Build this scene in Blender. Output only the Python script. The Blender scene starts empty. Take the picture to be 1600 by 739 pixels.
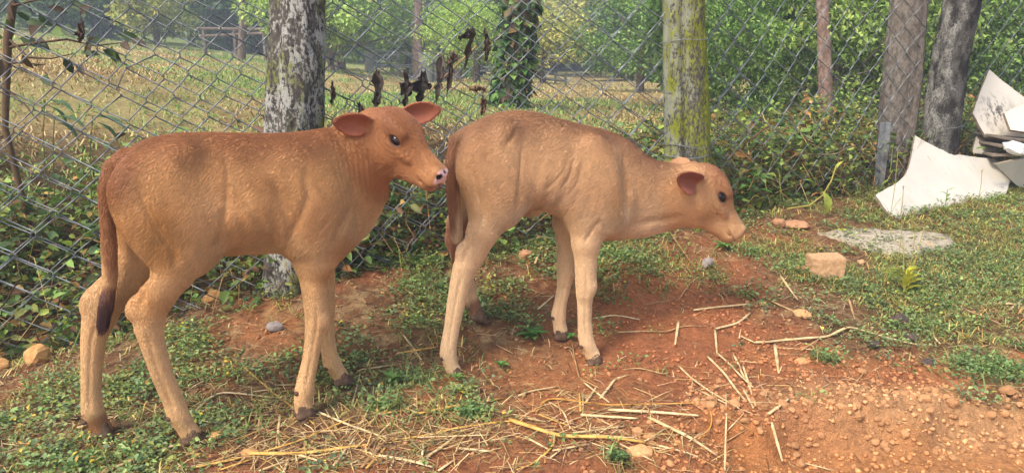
import bpy, bmesh, math, random
import numpy as np
from mathutils import Vector, Matrix

S = bpy.context.scene
COL = S.collection
random.seed(11)
RNG = np.random.default_rng(7)
R = math.radians

# ------------------------------------------------------------------ camera
CAM_H = 0.95
FOC = 1155.0                      # focal length in photograph pixels (1600 wide)
PITCH = math.atan(269.5 / FOC)
cam = bpy.data.cameras.new('camera')
cam.sensor_width = 36.0
cam.lens = FOC / 1600.0 * 36.0
cam.clip_start = 0.05
cam.clip_end = 400.0
cam_o = bpy.data.objects.new('camera', cam)
COL.objects.link(cam_o)
cam_o.location = (0, 0, CAM_H)
cam_o.rotation_euler = (math.pi / 2 - PITCH, 0, 0)
S.camera = cam_o

# ------------------------------------------------------------------ light
SUN_EL, SUN_AZ = R(52), R(222)     # thin bright cloud, light from behind the left shoulder
world = bpy.data.worlds.new('World')
S.world = world
world.use_nodes = True
wn = world.node_tree.nodes
wl = world.node_tree.links
sky = wn.new('ShaderNodeTexSky')
sky.sky_type = 'NISHITA'
sky.sun_disc = False
sky.sun_elevation = SUN_EL
sky.sun_rotation = SUN_AZ
sky.air_density = 1.0
sky.dust_density = 3.0
wn['Background'].inputs['Strength'].default_value = 0.15
wl.new(sky.outputs[0], wn['Background'].inputs['Color'])
sun = bpy.data.lights.new('sun', 'SUN')
sun.energy = 1.8
sun.angle = R(14)
sun.color = (1.0, 0.97, 0.93)
sun_o = bpy.data.objects.new('sun', sun)
COL.objects.link(sun_o)
# direction towards the sun: azimuth clockwise from +Y
sd = Vector((math.sin(SUN_AZ) * math.cos(SUN_EL), math.cos(SUN_AZ) * math.cos(SUN_EL), math.sin(SUN_EL)))
sun_o.rotation_euler = sd.to_track_quat('Z', 'Y').to_euler()
S.view_settings.view_transform = 'Standard'
S.view_settings.look = 'None'
S.view_settings.gamma = 1.0
S.view_settings.exposure = 1.28
S.cycles.use_denoising = True
S.cycles.max_bounces = 6
S.cycles.transparent_max_bounces = 8

# ------------------------------------------------------------------ helpers
CP, SP = math.cos(PITCH), math.sin(PITCH)

def ray(u, v):
    x = (u - 800) / FOC
    y = -(v - 369.5) / FOC
    return np.array([x, CP + y * SP, -SP + y * CP])

def at_y(u, v, Y):
    r = ray(u, v)
    return np.array([0, 0, CAM_H]) + Y / r[1] * r

def tag(o, label=None, cat=None, group=None, kind=None):
    if label: o['label'] = label
    if cat: o['category'] = cat
    if group: o['group'] = group
    if kind: o['kind'] = kind
    return o

def empty(name, loc=(0, 0, 0), rz=0.0):
    o = bpy.data.objects.new(name, None)
    COL.objects.link(o)
    o.location = loc
    o.rotation_euler = (0, 0, rz)
    o.empty_display_size = 0.1
    return o

def mesh_np(name, V, faces, mat=None, parent=None, smooth=False, mats=None, midx=None):
    """faces: (n,3) or (n,4) array, or list of arrays"""
    me = bpy.data.meshes.new(name)
    V = np.asarray(V, np.float32)
    fl = faces if isinstance(faces, list) else [faces]
    fl = [np.asarray(f, np.int32) for f in fl if len(f)]
    nl = sum(f.size for f in fl)
    nf = sum(len(f) for f in fl)
    me.vertices.add(len(V))
    me.vertices.foreach_set('co', V.ravel())
    me.loops.add(nl)
    me.loops.foreach_set('vertex_index', np.concatenate([f.ravel() for f in fl]))
    me.polygons.add(nf)
    sizes = np.concatenate([np.full(len(f), f.shape[1], np.int32) for f in fl])
    st = np.concatenate([[0], np.cumsum(sizes)[:-1]]).astype(np.int32)
    me.polygons.foreach_set('loop_start', st)
    if midx is not None:
        me.polygons.foreach_set('material_index', np.asarray(midx, np.int32))
    me.update(calc_edges=True)
    if smooth:
        me.polygons.foreach_set('use_smooth', np.ones(nf, bool))
    if mats:
        for m in mats: me.materials.append(m)
    elif mat: me.materials.append(mat)
    o = bpy.data.objects.new(name, me)
    COL.objects.link(o)
    if parent: o.parent = parent
    return o

def obj_from(me, name, parent=None, loc=(0, 0, 0), rot=(0, 0, 0), scale=(1, 1, 1)):
    o = bpy.data.objects.new(name, me)
    COL.objects.link(o)
    if parent: o.parent = parent
    o.location = loc; o.rotation_euler = rot; o.scale = scale
    return o

def vcol(o, name, cols):
    """point-domain colour attribute"""
    a = o.data.color_attributes.new(name, 'FLOAT_COLOR', 'POINT')
    c = np.ones((len(o.data.vertices), 4), np.float32)
    c[:, :3] = cols
    a.data.foreach_set('color', c.ravel())

def lin(r, g, b):
    f = lambda c: (c / 255 / 12.92) if c / 255 <= 0.04045 else ((c / 255 + 0.055) / 1.055) ** 2.4
    return np.array([f(r), f(g), f(b)])

# ---- smooth value noise in numpy
def _hash(ix, iy, iz, seed):
    h = (ix * 374761393 + iy * 668265263 + iz * 1440662683 + seed * 974634777) & 0xffffffff
    h = ((h ^ (h >> 13)) * 1274126177) & 0xffffffff
    h = (h ^ (h >> 16)) & 0xffffffff
    return h.astype(np.float64) / 4294967295.0

def vnoise(p, scale=1.0, seed=0):
    """p (n,2) or (n,3): value noise in -1..1"""
    p = np.asarray(p, np.float64) * scale
    if p.shape[1] == 2:
        p = np.concatenate([p, np.zeros((len(p), 1))], 1)
    i = np.floor(p).astype(np.int64)
    f = p - i
    f = f * f * (3 - 2 * f)
    out = np.zeros(len(p))
    for dx in (0, 1):
        wx = f[:, 0] if dx else 1 - f[:, 0]
        for dy in (0, 1):
            wy = f[:, 1] if dy else 1 - f[:, 1]
            for dz in (0, 1):
                wz = f[:, 2] if dz else 1 - f[:, 2]
                out += wx * wy * wz * _hash(i[:, 0] + dx, i[:, 1] + dy, i[:, 2] + dz, seed)
    return out * 2 - 1

def fbm(p, scale=1.0, seed=0, octv=4, gain=0.5):
    a, s, t = 1.0, 0.0, 0.0
    for k in range(octv):
        s = s + a * vnoise(p, scale * 2.03 ** k, seed + 17 * k)
        t += a; a *= gain
    return s / t

def sstep(a, b, x):
    t = np.clip((x - a) / (b - a), 0, 1)
    return t * t * (3 - 2 * t)

# ---- material node helper
class NT:
    def __init__(s, name):
        s.m = bpy.data.materials.new(name)
        s.m.use_nodes = True
        s.t = s.m.node_tree
        s.b = s.t.nodes['Principled BSDF']
        s.out = s.t.nodes['Material Output']
    def n(s, kind, **kw):
        nd = s.t.nodes.new('ShaderNode' + kind)
        for k, v in kw.items(): setattr(nd, k, v)
        return nd
    def l(s, a, b): s.t.links.new(a, b)
    def set(s, **kw):
        for k, v in kw.items(): s.b.inputs[k.replace('_', ' ')].default_value = v
    def coord(s, which='Object'):
        return s.n('TexCoord').outputs[which]
    def noise(s, scale, detail=4, rough=0.55, vec=None, dist=0.0):
        nd = s.n('TexNoise')
        nd.inputs['Scale'].default_value = scale
        nd.inputs['Detail'].default_value = detail
        nd.inputs['Roughness'].default_value = rough
        nd.inputs['Distortion'].default_value = dist
        if vec is not None: s.l(vec, nd.inputs['Vector'])
        return nd.outputs['Fac']
    def ramp(s, fac, stops):
        nd = s.n('ValToRGB')
        el = nd.color_ramp.elements
        while len(el) < len(stops): el.new(0.5)
        for e, (p, c) in zip(el, stops):
            e.position = p
            c = c if hasattr(c, '__len__') else (c, c, c)
            e.color = (*[float(q) for q in c[:3]], 1)
        s.l(fac, nd.inputs['Fac'])
        return nd.outputs['Color']
    def mix(s, fac, a, b, mode='MIX'):
        nd = s.n('Mix', data_type='RGBA', blend_type=mode)
        for i, v in ((0, fac), (6, a), (7, b)):
            sock = nd.inputs[i]
            if hasattr(v, 'is_linked'): s.l(v, sock)
            elif hasattr(v, '__len__'): sock.default_value = (*[float(q) for q in v[:3]], 1)
            else: sock.default_value = v if i == 0 else (v, v, v, 1)
        return nd.outputs[2]
    def math(s, op, a, b=0.0):
        nd = s.n('Math', operation=op)
        for sock, v in zip(nd.inputs, (a, b)):
            if hasattr(v, 'is_linked'): s.l(v, sock)
            else: sock.default_value = v
        return nd.outputs[0]
    def attr(s, name, out='Color'):
        nd = s.n('Attribute', attribute_name=name)
        return nd.outputs[out]
    def color(s, c): s.l(c, s.b.inputs['Base Color'])
    def bump(s, h, strength=0.5, dist=0.01):
        nd = s.n('Bump')
        nd.inputs['Strength'].default_value = strength
        nd.inputs['Distance'].default_value = dist
        s.l(h, nd.inputs['Height'])
        s.l(nd.outputs[0], s.b.inputs['Normal'])

def simple_mat(name, rgb, rough=0.7, var=0.25, scale=40, bump=0.3, bdist=0.002, spec=0.3):
    t = NT(name)
    t.set(Roughness=rough)
    t.b.inputs['Specular IOR Level'].default_value = spec
    n = t.noise(scale, 5, 0.6, t.coord())
    rgb = np.array(rgb)
    t.color(t.ramp(n, [(0.3, rgb * (1 - var)), (0.7, rgb * (1 + var))]))
    if bump: t.bump(n, bump, bdist)
    return t.m
# ================================================================== the ground
FENCE = np.array([(-4.2, 1.80), (-1.54, 2.40), (-0.75, 2.58), (0.78, 3.35), (2.22, 4.20), (3.17, 4.75), (6.0, 6.4), (9.0, 8.2)])
def fence_y(x): return np.interp(x, FENCE[:, 0], FENCE[:, 1])

def project(P):
    P = np.asarray(P, float)
    x, y, z = P[:, 0], P[:, 1], P[:, 2] - CAM_H
    d = np.maximum(y * CP - z * SP, 0.05)
    return 800 + FOC * x / d, 369.5 - FOC * (y * SP + z * CP) / d

def bump_at(x, y, cx, cy, r, h):
    return h * np.exp(-((x - cx) ** 2 + (y - cy) ** 2) / (r * r))

def base_z(x, y):
    """smooth terrain without clods"""
    x = np.asarray(x, float); y = np.asarray(y, float)
    yf = fence_y(x)
    zf = np.interp(x, [-4, -1.7, -1.5, -1.1, -0.8, -0.4, 0.8, 1.7, 3, 8], [-0.05, -0.04, 0.0, 0.10, 0.15, 0.20, 0.25, 0.255, 0.28, 0.35])
    W = np.interp(x, [-2, -0.8, 0.2, 1.2, 2.5], [0.60, 0.58, 0.85, 1.50, 1.80])
    df = yf - y
    t = np.clip(1 - df / W, 0, 1)
    z = np.where(df > 0, zf * (0.45 * t + 0.55 * t * t * (3 - 2 * t)), zf)
    db = np.maximum(-df, 0)
    up = np.interp(x, [-3, -0.6, 0.6, 2.0], [0.58, 0.42, 0.26, 0.16])
    z = z + up * sstep(0.05, 1.5, db)
    slope = np.maximum(0, -x - 0.10 * (y - 4.0))
    z = z + 0.115 * np.sqrt(slope ** 2 + 0.3) * sstep(0.8, 3.5, db) * np.exp(-np.maximum(-x - 45, 0) / 40)
    z = z + 0.012 * np.maximum(y - 22, 0) * (y < 400)
    # dug hollow at lower right, and the small hollow in the middle
    u = (y - (1.86 + 0.02 * (x - 0.7) + 0.03 * np.sin(6 * x)))
    z = z - 0.085 * sstep(0.02, -0.05, u + 0.03 * np.sin(13 * x) + 0.02 * np.sin(29 * x + 1)) * sstep(0.42, 0.62, x) * sstep(-0.6, 0.6, y)
    z = z + bump_at(x, y, 0.30, 1.60, 0.10, -0.03) + bump_at(x, y, -0.116, 2.377, 0.10, 0.03) + bump_at(x, y, 0.95, 1.97, 0.14, 0.02)
    z = z + bump_at(x, y, 0.42, 2.75, 0.16, 0.05)      # heap of red soil behind the right calf
    return z

def green_w(x, y, z):
    """how much low greenery covers the ground (0..1)"""
    rows = ['7777777777775677', '7777777777775677', '7777777766533567', '7776636655546678', '6664456643236778', '6664346643114666',
            '4565554431011222', '4665554510001115', '6666444420000001', '7763333210000000', '8752211110000000', '8762111110000000']
    G = np.array([[int(c) for c in r] for r in rows], float) / 8.0
    u, v = project(np.stack([x, y, z], 1))
    gu = np.clip(u / 100 - 0.5, 0, 14.999); gv = np.clip((v - 325) / 50 + 1, 0, 10.999)
    i, j = gv.astype(int), gu.astype(int)
    fi, fj = gv - i, gu - j
    g = (G[i, j] * (1 - fi) * (1 - fj) + G[i + 1, j] * fi * (1 - fj) + G[i, j + 1] * (1 - fi) * fj + G[i + 1, j + 1] * fi * fj)
    g = np.where((y < 0.9) | (np.abs(x) > 6), 0.45 + 0.3 * vnoise(np.stack([x, y], 1), 0.7, 5), g)
    return g

def clod_w(x, y):
    return sstep(-0.25, 0.35, x - 0.45 * (y - 1.7)) * sstep(2.75, 2.2, y - 0.25 * np.maximum(x, 0))

def relief(x, y):
    p = np.stack([x, y], 1)
    w = clod_w(x, y)
    pit = sstep(0.03, -0.08, y - 1.86) * sstep(0.42, 0.62, x)
    ledge = np.exp(-((y - 1.90) / 0.10) ** 2) * sstep(0.40, 0.65, x)
    r = ledge * 0.030 * np.abs(vnoise(p, 15, 33)) * (np.abs(vnoise(p, 8, 34)) + 0.3) + 0.012 * fbm(p, 5, 1, 3) + 0.006 * fbm(p, 17, 2, 3)
    cl = np.abs(vnoise(p, 24, 6)) * 0.6 + np.abs(vnoise(p, 51, 7)) * 0.4
    r = r + w * (1 - 0.6 * pit) * (0.016 * np.abs(vnoise(p, 11, 5)) + 0.019 * (0.55 - cl)) + (1 - w) * 0.007 * fbm(p, 40, 8, 2)
    fade = sstep(9, 5, np.hypot(x, y - 1.5))
    return r * fade

def ground_z(x, y):
    x = np.atleast_1d(np.asarray(x, float)); y = np.atleast_1d(np.asarray(y, float))
    return base_z(x, y) + relief(x, y)

def gz(x, y): return float(ground_z([x], [y])[0])

def on_ground(u, v):
    """the point of the ground seen at a pixel of the photograph"""
    r = ray(u, v); t0 = 0.5
    for k in range(4000):
        t = t0 + k * 0.01 * (1 if k < 600 else 3)
        p = np.array([0, 0, CAM_H]) + t * r
        if p[2] <= base_z(p[0], p[1]): return np.array([p[0], p[1], gz(p[0], p[1])])
    return p

def grow(a, b, step, far, g=1.14):
    core = np.arange(a, b, step)
    out, s_, x = [], step, b
    while x < far:
        out.append(x); s_ *= g; x += s_
    out2, s_, x = [], step, a
    while x > -far:
        s_ *= g; x -= s_; out2.append(x)
    return np.array(out2[::-1] + list(core) + out)

gx = grow(-2.0, 2.6, 0.0105, 150)
gyf = grow(1.35, 4.3, 0.0105, 190)
gy = gyf[gyf > -40]
GX, GY = np.meshgrid(gx, gy)
fx, fy = GX.ravel(), GY.ravel()
fz = ground_z(fx, fy)
nx, ny = len(gx), len(gy)
ii = (np.arange(ny - 1)[:, None] * nx + np.arange(nx - 1)[None]).ravel()
gq = np.stack([ii, ii + 1, ii + nx + 1, ii + nx], 1)

def ground_colour(x, y, z):
    p = np.stack([x, y], 1)
    g = green_w(x, y, z)
    n1, n2, n3 = fbm(p, 2.3, 41, 4), fbm(p, 9, 42, 4), fbm(p, 34, 43, 3)
    red, orange, pale = lin(162, 102, 66), lin(178, 118, 73), lin(196, 148, 101)
    dark, litter = lin(106, 80, 54), lin(164, 138, 96)
    c = np.tile(red, (len(x), 1))
    def mixc(w, col):
        nonlocal c
        w = np.clip(w, 0, 1)[:, None]; c = c * (1 - w) + col * w
    w = clod_w(x, y)
    mixc(sstep(-0.25, 0.35, n1 + 0.5 * n2) * 0.7, orange)
    mixc(w * sstep(0.5, 1.1, x - 0.2 * n2) * sstep(2.15, 1.95, y + 0.12 * n1) * 0.85, pale)
    mixc(sstep(0.03, -0.08, y - 1.85 + 0.02 * n2) * sstep(0.42, 0.62, x) * 0.75, lin(184, 122, 72))
    mixc(sstep(0.25, 0.75, g + 0.3 * n2) * 0.8, dark)
    mixc(sstep(0.1, 0.4, n3 + 0.3 * n2) * sstep(0.25, 0.6, g) * 0.55, litter)
    mixc(bump_at(x, y, 0.42, 2.75, 0.35, 1.0) * 0.8, lin(180, 108, 66))
    # beyond the fence: weeds, then the field of dry grass
    db = y - fence_y(x)
    mixc(sstep(-0.1, 0.3, db) * sstep(2.2, 1.2, db), lin(84, 66, 44))
    straw, grs = lin(172, 148, 98), lin(112, 132, 68)
    f = sstep(1.2, 2.4, db + 0.5 * n1)
    mixc(f, straw)
    mixc(f * sstep(0.05, 0.4, n2 + 0.5 * n1) * 0.7, lin(122, 96, 62))
    mixc(f * sstep(11, 17, y + 4 * n1) * sstep(-2, -6, x) * 0.8, grs)
    mixc(f * sstep(0.7, 0.2, np.abs(n1 + 0.3)) * 0.18, grs)
    mixc(sstep(24, 34, y) * 0.8, lin(92, 104, 58))
    return c * (1 + 0.10 * n3 + 0.08 * n2)[:, None]

def ground_material():
    t = NT('earth and litter')
    t.set(Roughness=0.95)
    t.b.inputs['Specular IOR Level'].default_value = 0.1
    co = t.coord()
    n = t.noise(55, 6, 0.72, co)
    n2 = t.noise(260, 4, 0.7, co)
    c = t.mix(1.0, t.attr('earth'), t.ramp(n, [(0.3, 0.62), (0.7, 1.38)]), 'MULTIPLY')
    c = t.mix(1.0, c, t.ramp(n2, [(0.3, 0.75), (0.7, 1.25)]), 'MULTIPLY')
    t.color(c)
    t.bump(t.math('ADD', t.math('MULTIPLY', n, 1.0), t.math('MULTIPLY', n2, 0.6)), 1.0, 0.016)
    return t.m
ground = mesh_np('ground', np.stack([fx, fy, fz], 1), gq, ground_material(), None, True)
vcol(ground, 'earth', ground_colour(fx, fy, fz))
tag(ground, kind='structure')

# sky is the world; no dome needed
# ================================================================== posts and the wire fence
def bark_mesh(name, mat, parent, spine, radii, prof=None, nseg=44, step=0.012, rough=0.006, seed=0, flute=None):
    """trunk along a spine of points; radii per spine point; fine bark relief"""
    sp_ = np.asarray(spine, float); rd = np.asarray(radii, float)
    L = np.concatenate([[0], np.cumsum(np.linalg.norm(np.diff(sp_, axis=0), axis=1))])
    m = max(int(L[-1] / step), 8)
    s_ = np.linspace(0, L[-1], m)
    C = np.stack([np.interp(s_, L, sp_[:, k]) for k in range(3)], 1)
    r = np.interp(s_, L, rd)
    k = 7
    for a in range(3):
        if m > 2 * k + 2:
            e = np.concatenate([np.full(k, C[0, a]), C[:, a], np.full(k, C[-1, a])])
            cc = np.convolve(e, np.ones(2 * k + 1) / (2 * k + 1), 'valid'); C[k:-k, a] = cc[k:-k]
    an = np.linspace(0, 2 * np.pi, nseg, endpoint=False)
    A, Sg = np.meshgrid(an, s_)
    ca, sa = np.cos(A), np.sin(A)
    q = np.stack([ca.ravel() * 0.5, sa.ravel() * 0.5, Sg.ravel() * 1.3], 1)
    big = fbm(q, 2.2, seed, 2).reshape(A.shape)
    fine = fbm(q * np.array([1, 1, 0.8]), 9 / max(rd.mean() / 0.09, 0.4), seed + 3, 4).reshape(A.shape)
    Rr = r[:, None] * (1 + 0.10 * big)
    if flute is not None: Rr = Rr * flute(A, Sg)
    Rr = Rr + rough * fine
    V = np.stack([C[:, 0:1] + Rr * ca, C[:, 1:2] + Rr * sa, np.repeat(C[:, 2:3], nseg, 1) + 0 * A], 2).reshape(-1, 3)
    i = np.arange(m - 1)[:, None] * nseg; j = np.arange(nseg)[None]; j2 = (j + 1) % nseg
    Q = np.stack([(i + j), (i + j2), (i + nseg + j2), (i + nseg + j)], 2).reshape(-1, 4)
    top = len(V)
    V = np.concatenate([V, C[-1:]])
    jj = np.arange(nseg); b = (m - 1) * nseg
    T = np.stack([b + jj, b + (jj + 1) % nseg, np.full(nseg, top)], 1)
    return mesh_np(name, V, [Q, T], mat, parent, True)

def bark_material(name, base, dark, light, moss=None, light_at=(0.5, 0.6), moss_at=(0.5, 0.62), scale=9, side=None):
    t = NT(name)
    t.set(Roughness=0.92)
    t.b.inputs['Specular IOR Level'].default_value = 0.12
    co = t.coord()
    mp = t.n('Mapping'); mp.inputs['Scale'].default_value = (1, 1, 0.55); t.l(co, mp.inputs['Vector'])
    v = mp.outputs[0]
    n1 = t.noise(scale, 6, 0.68, v, 0.3)
    n2 = t.noise(scale * 5.5, 6, 0.72, v)
    n3 = t.noise(scale * 0.45, 4, 0.6, v)
    c = t.ramp(n2, [(0.30, dark), (0.52, base), (0.8, np.array(base) * 1.5)])
    lf = t.math('ADD', n1, t.math('MULTIPLY', t.math('SUBTRACT', n2, 0.5), 1.1))
    if side is not None:            # more pale lichen on one flank, plus painted left light on the crooked trunk
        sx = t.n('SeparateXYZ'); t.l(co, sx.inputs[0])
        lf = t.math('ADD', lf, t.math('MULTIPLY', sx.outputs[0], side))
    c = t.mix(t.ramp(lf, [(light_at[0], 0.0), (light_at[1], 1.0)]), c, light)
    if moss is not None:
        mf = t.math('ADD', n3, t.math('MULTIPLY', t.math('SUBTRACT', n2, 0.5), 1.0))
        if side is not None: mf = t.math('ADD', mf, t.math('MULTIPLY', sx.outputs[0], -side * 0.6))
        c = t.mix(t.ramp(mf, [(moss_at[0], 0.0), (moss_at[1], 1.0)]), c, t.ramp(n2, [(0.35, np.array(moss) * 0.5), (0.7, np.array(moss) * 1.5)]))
    t.color(c)
    t.bump(n2, 0.9, 0.008)
    return t.m

B1 = bark_material('pale lichen bark', (0.10, 0.085, 0.07), (0.02, 0.016, 0.014), (0.36, 0.345, 0.295), (0.15, 0.16, 0.035), (0.50, 0.58), (0.56, 0.68), 17)
B2 = bark_material('mossy bark', (0.11, 0.10, 0.075), (0.03, 0.025, 0.02), (0.26, 0.26, 0.19), (0.20, 0.21, 0.022), (0.56, 0.66), (0.43, 0.55), 19, -1.6)
B3 = bark_material('weathered bare wood', (0.155, 0.125, 0.095), (0.06, 0.045, 0.035), (0.24, 0.205, 0.165), None, (0.50, 0.75), scale=9)
B4 = bark_material('grey lichen bark', (0.11, 0.10, 0.085), (0.022, 0.018, 0.016), (0.27, 0.255, 0.215), (0.026, 0.022, 0.019), (0.50, 0.66), (0.47, 0.58), 26, -1.1)  # black moss right, paler left: light from the left painted in as well
WIRE = simple_mat('galvanised wire', (0.19, 0.20, 0.20), 0.5, 0.35, 30, 0.2, 0.001, 0.5)
WIRE.node_tree.nodes['Principled BSDF'].inputs['Metallic'].default_value = 0.45

def trunk_post(name, label, cat, mat, base, spine, radii, **kw):
    r = empty(name, base)
    tag(r, label, cat, 'trunks the wire fence is strung along')
    sp_ = [np.array(p) - np.array(base) for p in spine]
    bark_mesh('trunk', mat, r, sp_, radii, **kw)
    return r

def pt(u, v, Y):
    p = at_y(u, v, Y); return (p[0], p[1], p[2])

def fl1(A, Sg): return 1 + 0.16 * np.cos(A - 3.5) ** 8 - 0.13 * np.exp(-((np.angle(np.exp(1j * (A - 4.1)))) / 0.16) ** 2)
y1 = 2.60
trunk_post('fence_tree', 'pale lichen patched trunk behind the left calf, standing against the fence', 'tree trunk', B1, pt(458, 470, y1),
           [pt(457, 480, y1), pt(458, 300, y1), pt(463, 120, y1), pt(464, 0, y1 + 0.02), pt(468, -300, y1 + 0.05), pt(472, -520, y1 + 0.05)],
           [0.086, 0.085, 0.085, 0.078, 0.076, 0.072], nseg=64, seed=3, rough=0.009, flute=fl1)
def fl2(A, Sg): return 1 - 0.38 * np.exp(-((np.angle(np.exp(1j * (A - 4.45)))) / 0.17) ** 2) + 0.04 * np.cos(3 * A)
y2 = 3.28
trunk_post('fence_tree', 'trunk furred with yellow green moss behind the lowered head', 'tree trunk', B2, pt(1073, 340, y2),
           [pt(1074, 360, y2), pt(1072, 180, y2), pt(1068, 60, y2), pt(1067, 0, y2), pt(1064, -300, y2), pt(1062, -420, y2)],
           [0.104, 0.093, 0.088, 0.085, 0.083, 0.08], nseg=64, seed=9, rough=0.009, flute=fl2)
y3 = 4.34
trunk_post('wooden_post', 'grey weathered bare wooden post with the mesh running in front of it', 'post', B3, pt(1398, 300, y3),
           [pt(1394, 315, y3), pt(1402, 200, y3), pt(1412, 100, y3), pt(1421, 0, y3), pt(1440, -220, y3)],
           [0.118, 0.105, 0.100, 0.097, 0.092], nseg=56, seed=15, rough=0.004,
           flute=lambda A, Sg: 1 + 0.035 * np.cos(7 * A + 1) + 0.03 * np.cos(13 * A) + 0.02 * np.cos(23 * A + 2))
y4 = 4.28
trunk_post('fence_tree', 'crooked grey lichened trunk with a dark right flank beside the wooden post', 'tree trunk', B4, pt(1466, 250, y4),
           [pt(1462, 290, y4), pt(1466, 240, y4), pt(1470, 190, y4), pt(1482, 110, y4), pt(1496, 40, y4), pt(1505, 0, y4), pt(1522, -120, y4), pt(1530, -260, y4)],
           [0.102, 0.100, 0.097, 0.095, 0.093, 0.096, 0.095, 0.09], nseg=56, seed=22, rough=0.012)

# ---- chain link: every zigzag wire is its own part
fseg = np.concatenate([[0], np.cumsum(np.linalg.norm(np.diff(FENCE, axis=0), axis=1))])
def fence_pt(s_):
    return np.interp(s_, fseg, FENCE[:, 0]), np.interp(s_, fseg, FENCE[:, 1])
S_OF = lambda x: float(np.interp(x, FENCE[:, 0], fseg))
CELL_H, CELL_W = 0.138, 0.172

def tube(P, r, n=5):
    P = np.asarray(P, float)
    T = np.gradient(P, axis=0); T /= np.linalg.norm(T, axis=1, keepdims=True) + 1e-12
    up = np.where(np.abs(T[:, 2:3]) < 0.9, np.array([[0, 0, 1.0]]), np.array([[0, 1.0, 0]]))
    a = np.cross(T, up); a /= np.linalg.norm(a, axis=1, keepdims=True)
    b = np.cross(T, a)
    th = np.linspace(0, 2 * np.pi, n, endpoint=False)
    r = np.broadcast_to(np.asarray(r, float), (len(P),))
    V = (P[:, None] + (a[:, None] * np.cos(th)[None, :, None] + b[:, None] * np.sin(th)[None, :, None]) * r[:, None, None]).reshape(-1, 3)
    m = len(P)
    i = np.arange(m - 1)[:, None] * n; j = np.arange(n)[None]; j2 = (j + 1) % n
    Q = np.stack([i + j, i + j2, i + n + j2, i + n + j], 2).reshape(-1, 4)
    return V, Q

def build_mesh_layer(label, s0, s1, off, zoff, soff, rw, seed, ztop=1.72, nx_=0.0, tear=None):
    r0 = empty('chain_link_fence', (float(fence_pt((s0 + s1) / 2)[0]), float(fence_pt((s0 + s1) / 2)[1]), 0.1))
    tag(r0, label, 'fence')
    o = np.array(r0.location)
    rg = np.random.default_rng(seed)
    k = 0
    s_ = s0
    while s_ < s1:
        cw = CELL_W / 2
        xb, yb = fence_pt(s_)
        zb = float(base_z([xb], [yb])[0]) + rg.uniform(-0.03, 0.05)
        nrow = int((ztop - zb) / (CELL_H / 2))
        par = k % 2
        P = []
        for i in range(nrow + 1):
            z = ztop - i * CELL_H / 2 + zoff
            side = 1 if (i + k) % 2 else -1
            sh = 0.31 * (ztop - z)                     # the mesh has slumped sideways
            sh += 0.02 * math.sin(2.2 * s_ + 3 * z)
            lev = 0.03 * math.sin(1.3 * s_ + seed)
            for dz_, ss, dn in ((0.006, side * 0.485, 0.0028 * side), (-0.006, side * 0.485, -0.0028 * side)):
                sx = s_ + sh + soff + ss * cw * 1.03
                X, Y = fence_pt(sx)
                X2, Y2 = fence_pt(sx + 0.05)
                nrm = np.array([-(Y2 - Y), X2 - X]); nrm /= np.linalg.norm(nrm) + 1e-9
                bow = off + 0.018 * math.sin(1.7 * sx + 2 * z + seed) + dn
                P.append((X + nrm[0] * bow, Y + nrm[1] * bow, z + dz_ + lev + 0.012 * math.sin(5 * sx + seed)))
        P = np.array(P)
        if tear is not None: P = tear(P)
        P += rg.normal(0, 0.0012, P.shape)
        V, Q = tube(P - o, rw)
        mesh_np('wire', V, Q, WIRE, r0, True)
        s_ += cw; k += 1
    return r0

def torn(P):
    """the pulled open loop at upper left"""
    c = at_y(205, 130, 2.44)
    d = np.linalg.norm(P - c, axis=1)
    w = np.exp(-(d / 0.11) ** 2)[:, None]
    return P + w * np.array([0.045, 0, -0.03]) * np.sin(P[:, 2:3] * 40)

sA, sB, sC = S_OF(-2.2), S_OF(2.12), S_OF(5.2)
build_mesh_layer('front layer of the slumped chain link fence running behind both calves', sA - 0.5, sB, 0.0, 0.0, 0.0, 0.0024, 1, tear=torn)
build_mesh_layer('second loose layer of wire mesh hanging just behind the first layer', sA - 0.5, S_OF(0.9), 0.035, 0.045, 0.052, 0.0022, 4)
build_mesh_layer('stretch of chain link fence beyond the crooked trunk at far right', sB + 0.08, sC, 0.06, 0.02, 0.03, 0.0024, 6)

def wire_loop(label, c, rx, ry, tilt=0.0, rw=0.0016, seed=0, group=None):
    rg = np.random.default_rng(seed)
    a = np.linspace(0, 2 * np.pi, 40)
    P = np.stack([rx * np.cos(a), ry * np.sin(a), tilt * np.cos(a) + 0.004 * np.sin(3 * a + seed)], 1)
    V, Q = tube(P, rw)
    o = mesh_np('tie_wire', V, Q, WIRE, None, True)
    o.location = c
    return tag(o, label, 'wire', group)
c = at_y(1068, 64, y2); wire_loop('thin tie wire round the mossy trunk near the top of the picture', c, 0.097, 0.097, 0.008, seed=1)
c = at_y(1072, 226, y2); wire_loop('upper of two tie wires low on the mossy trunk', c, 0.101, 0.101, -0.006, seed=2)
c = at_y(1072, 242, y2); wire_loop('lowest tie wire on the mossy trunk just above the calf head', c, 0.103, 0.103, 0.004, 0.0022, seed=3)
c = at_y(1474, 197, y4); wire_loop('thin tie wire round the crooked grey trunk above the white board', c, 0.106, 0.106, 0.006, seed=4)

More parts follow.
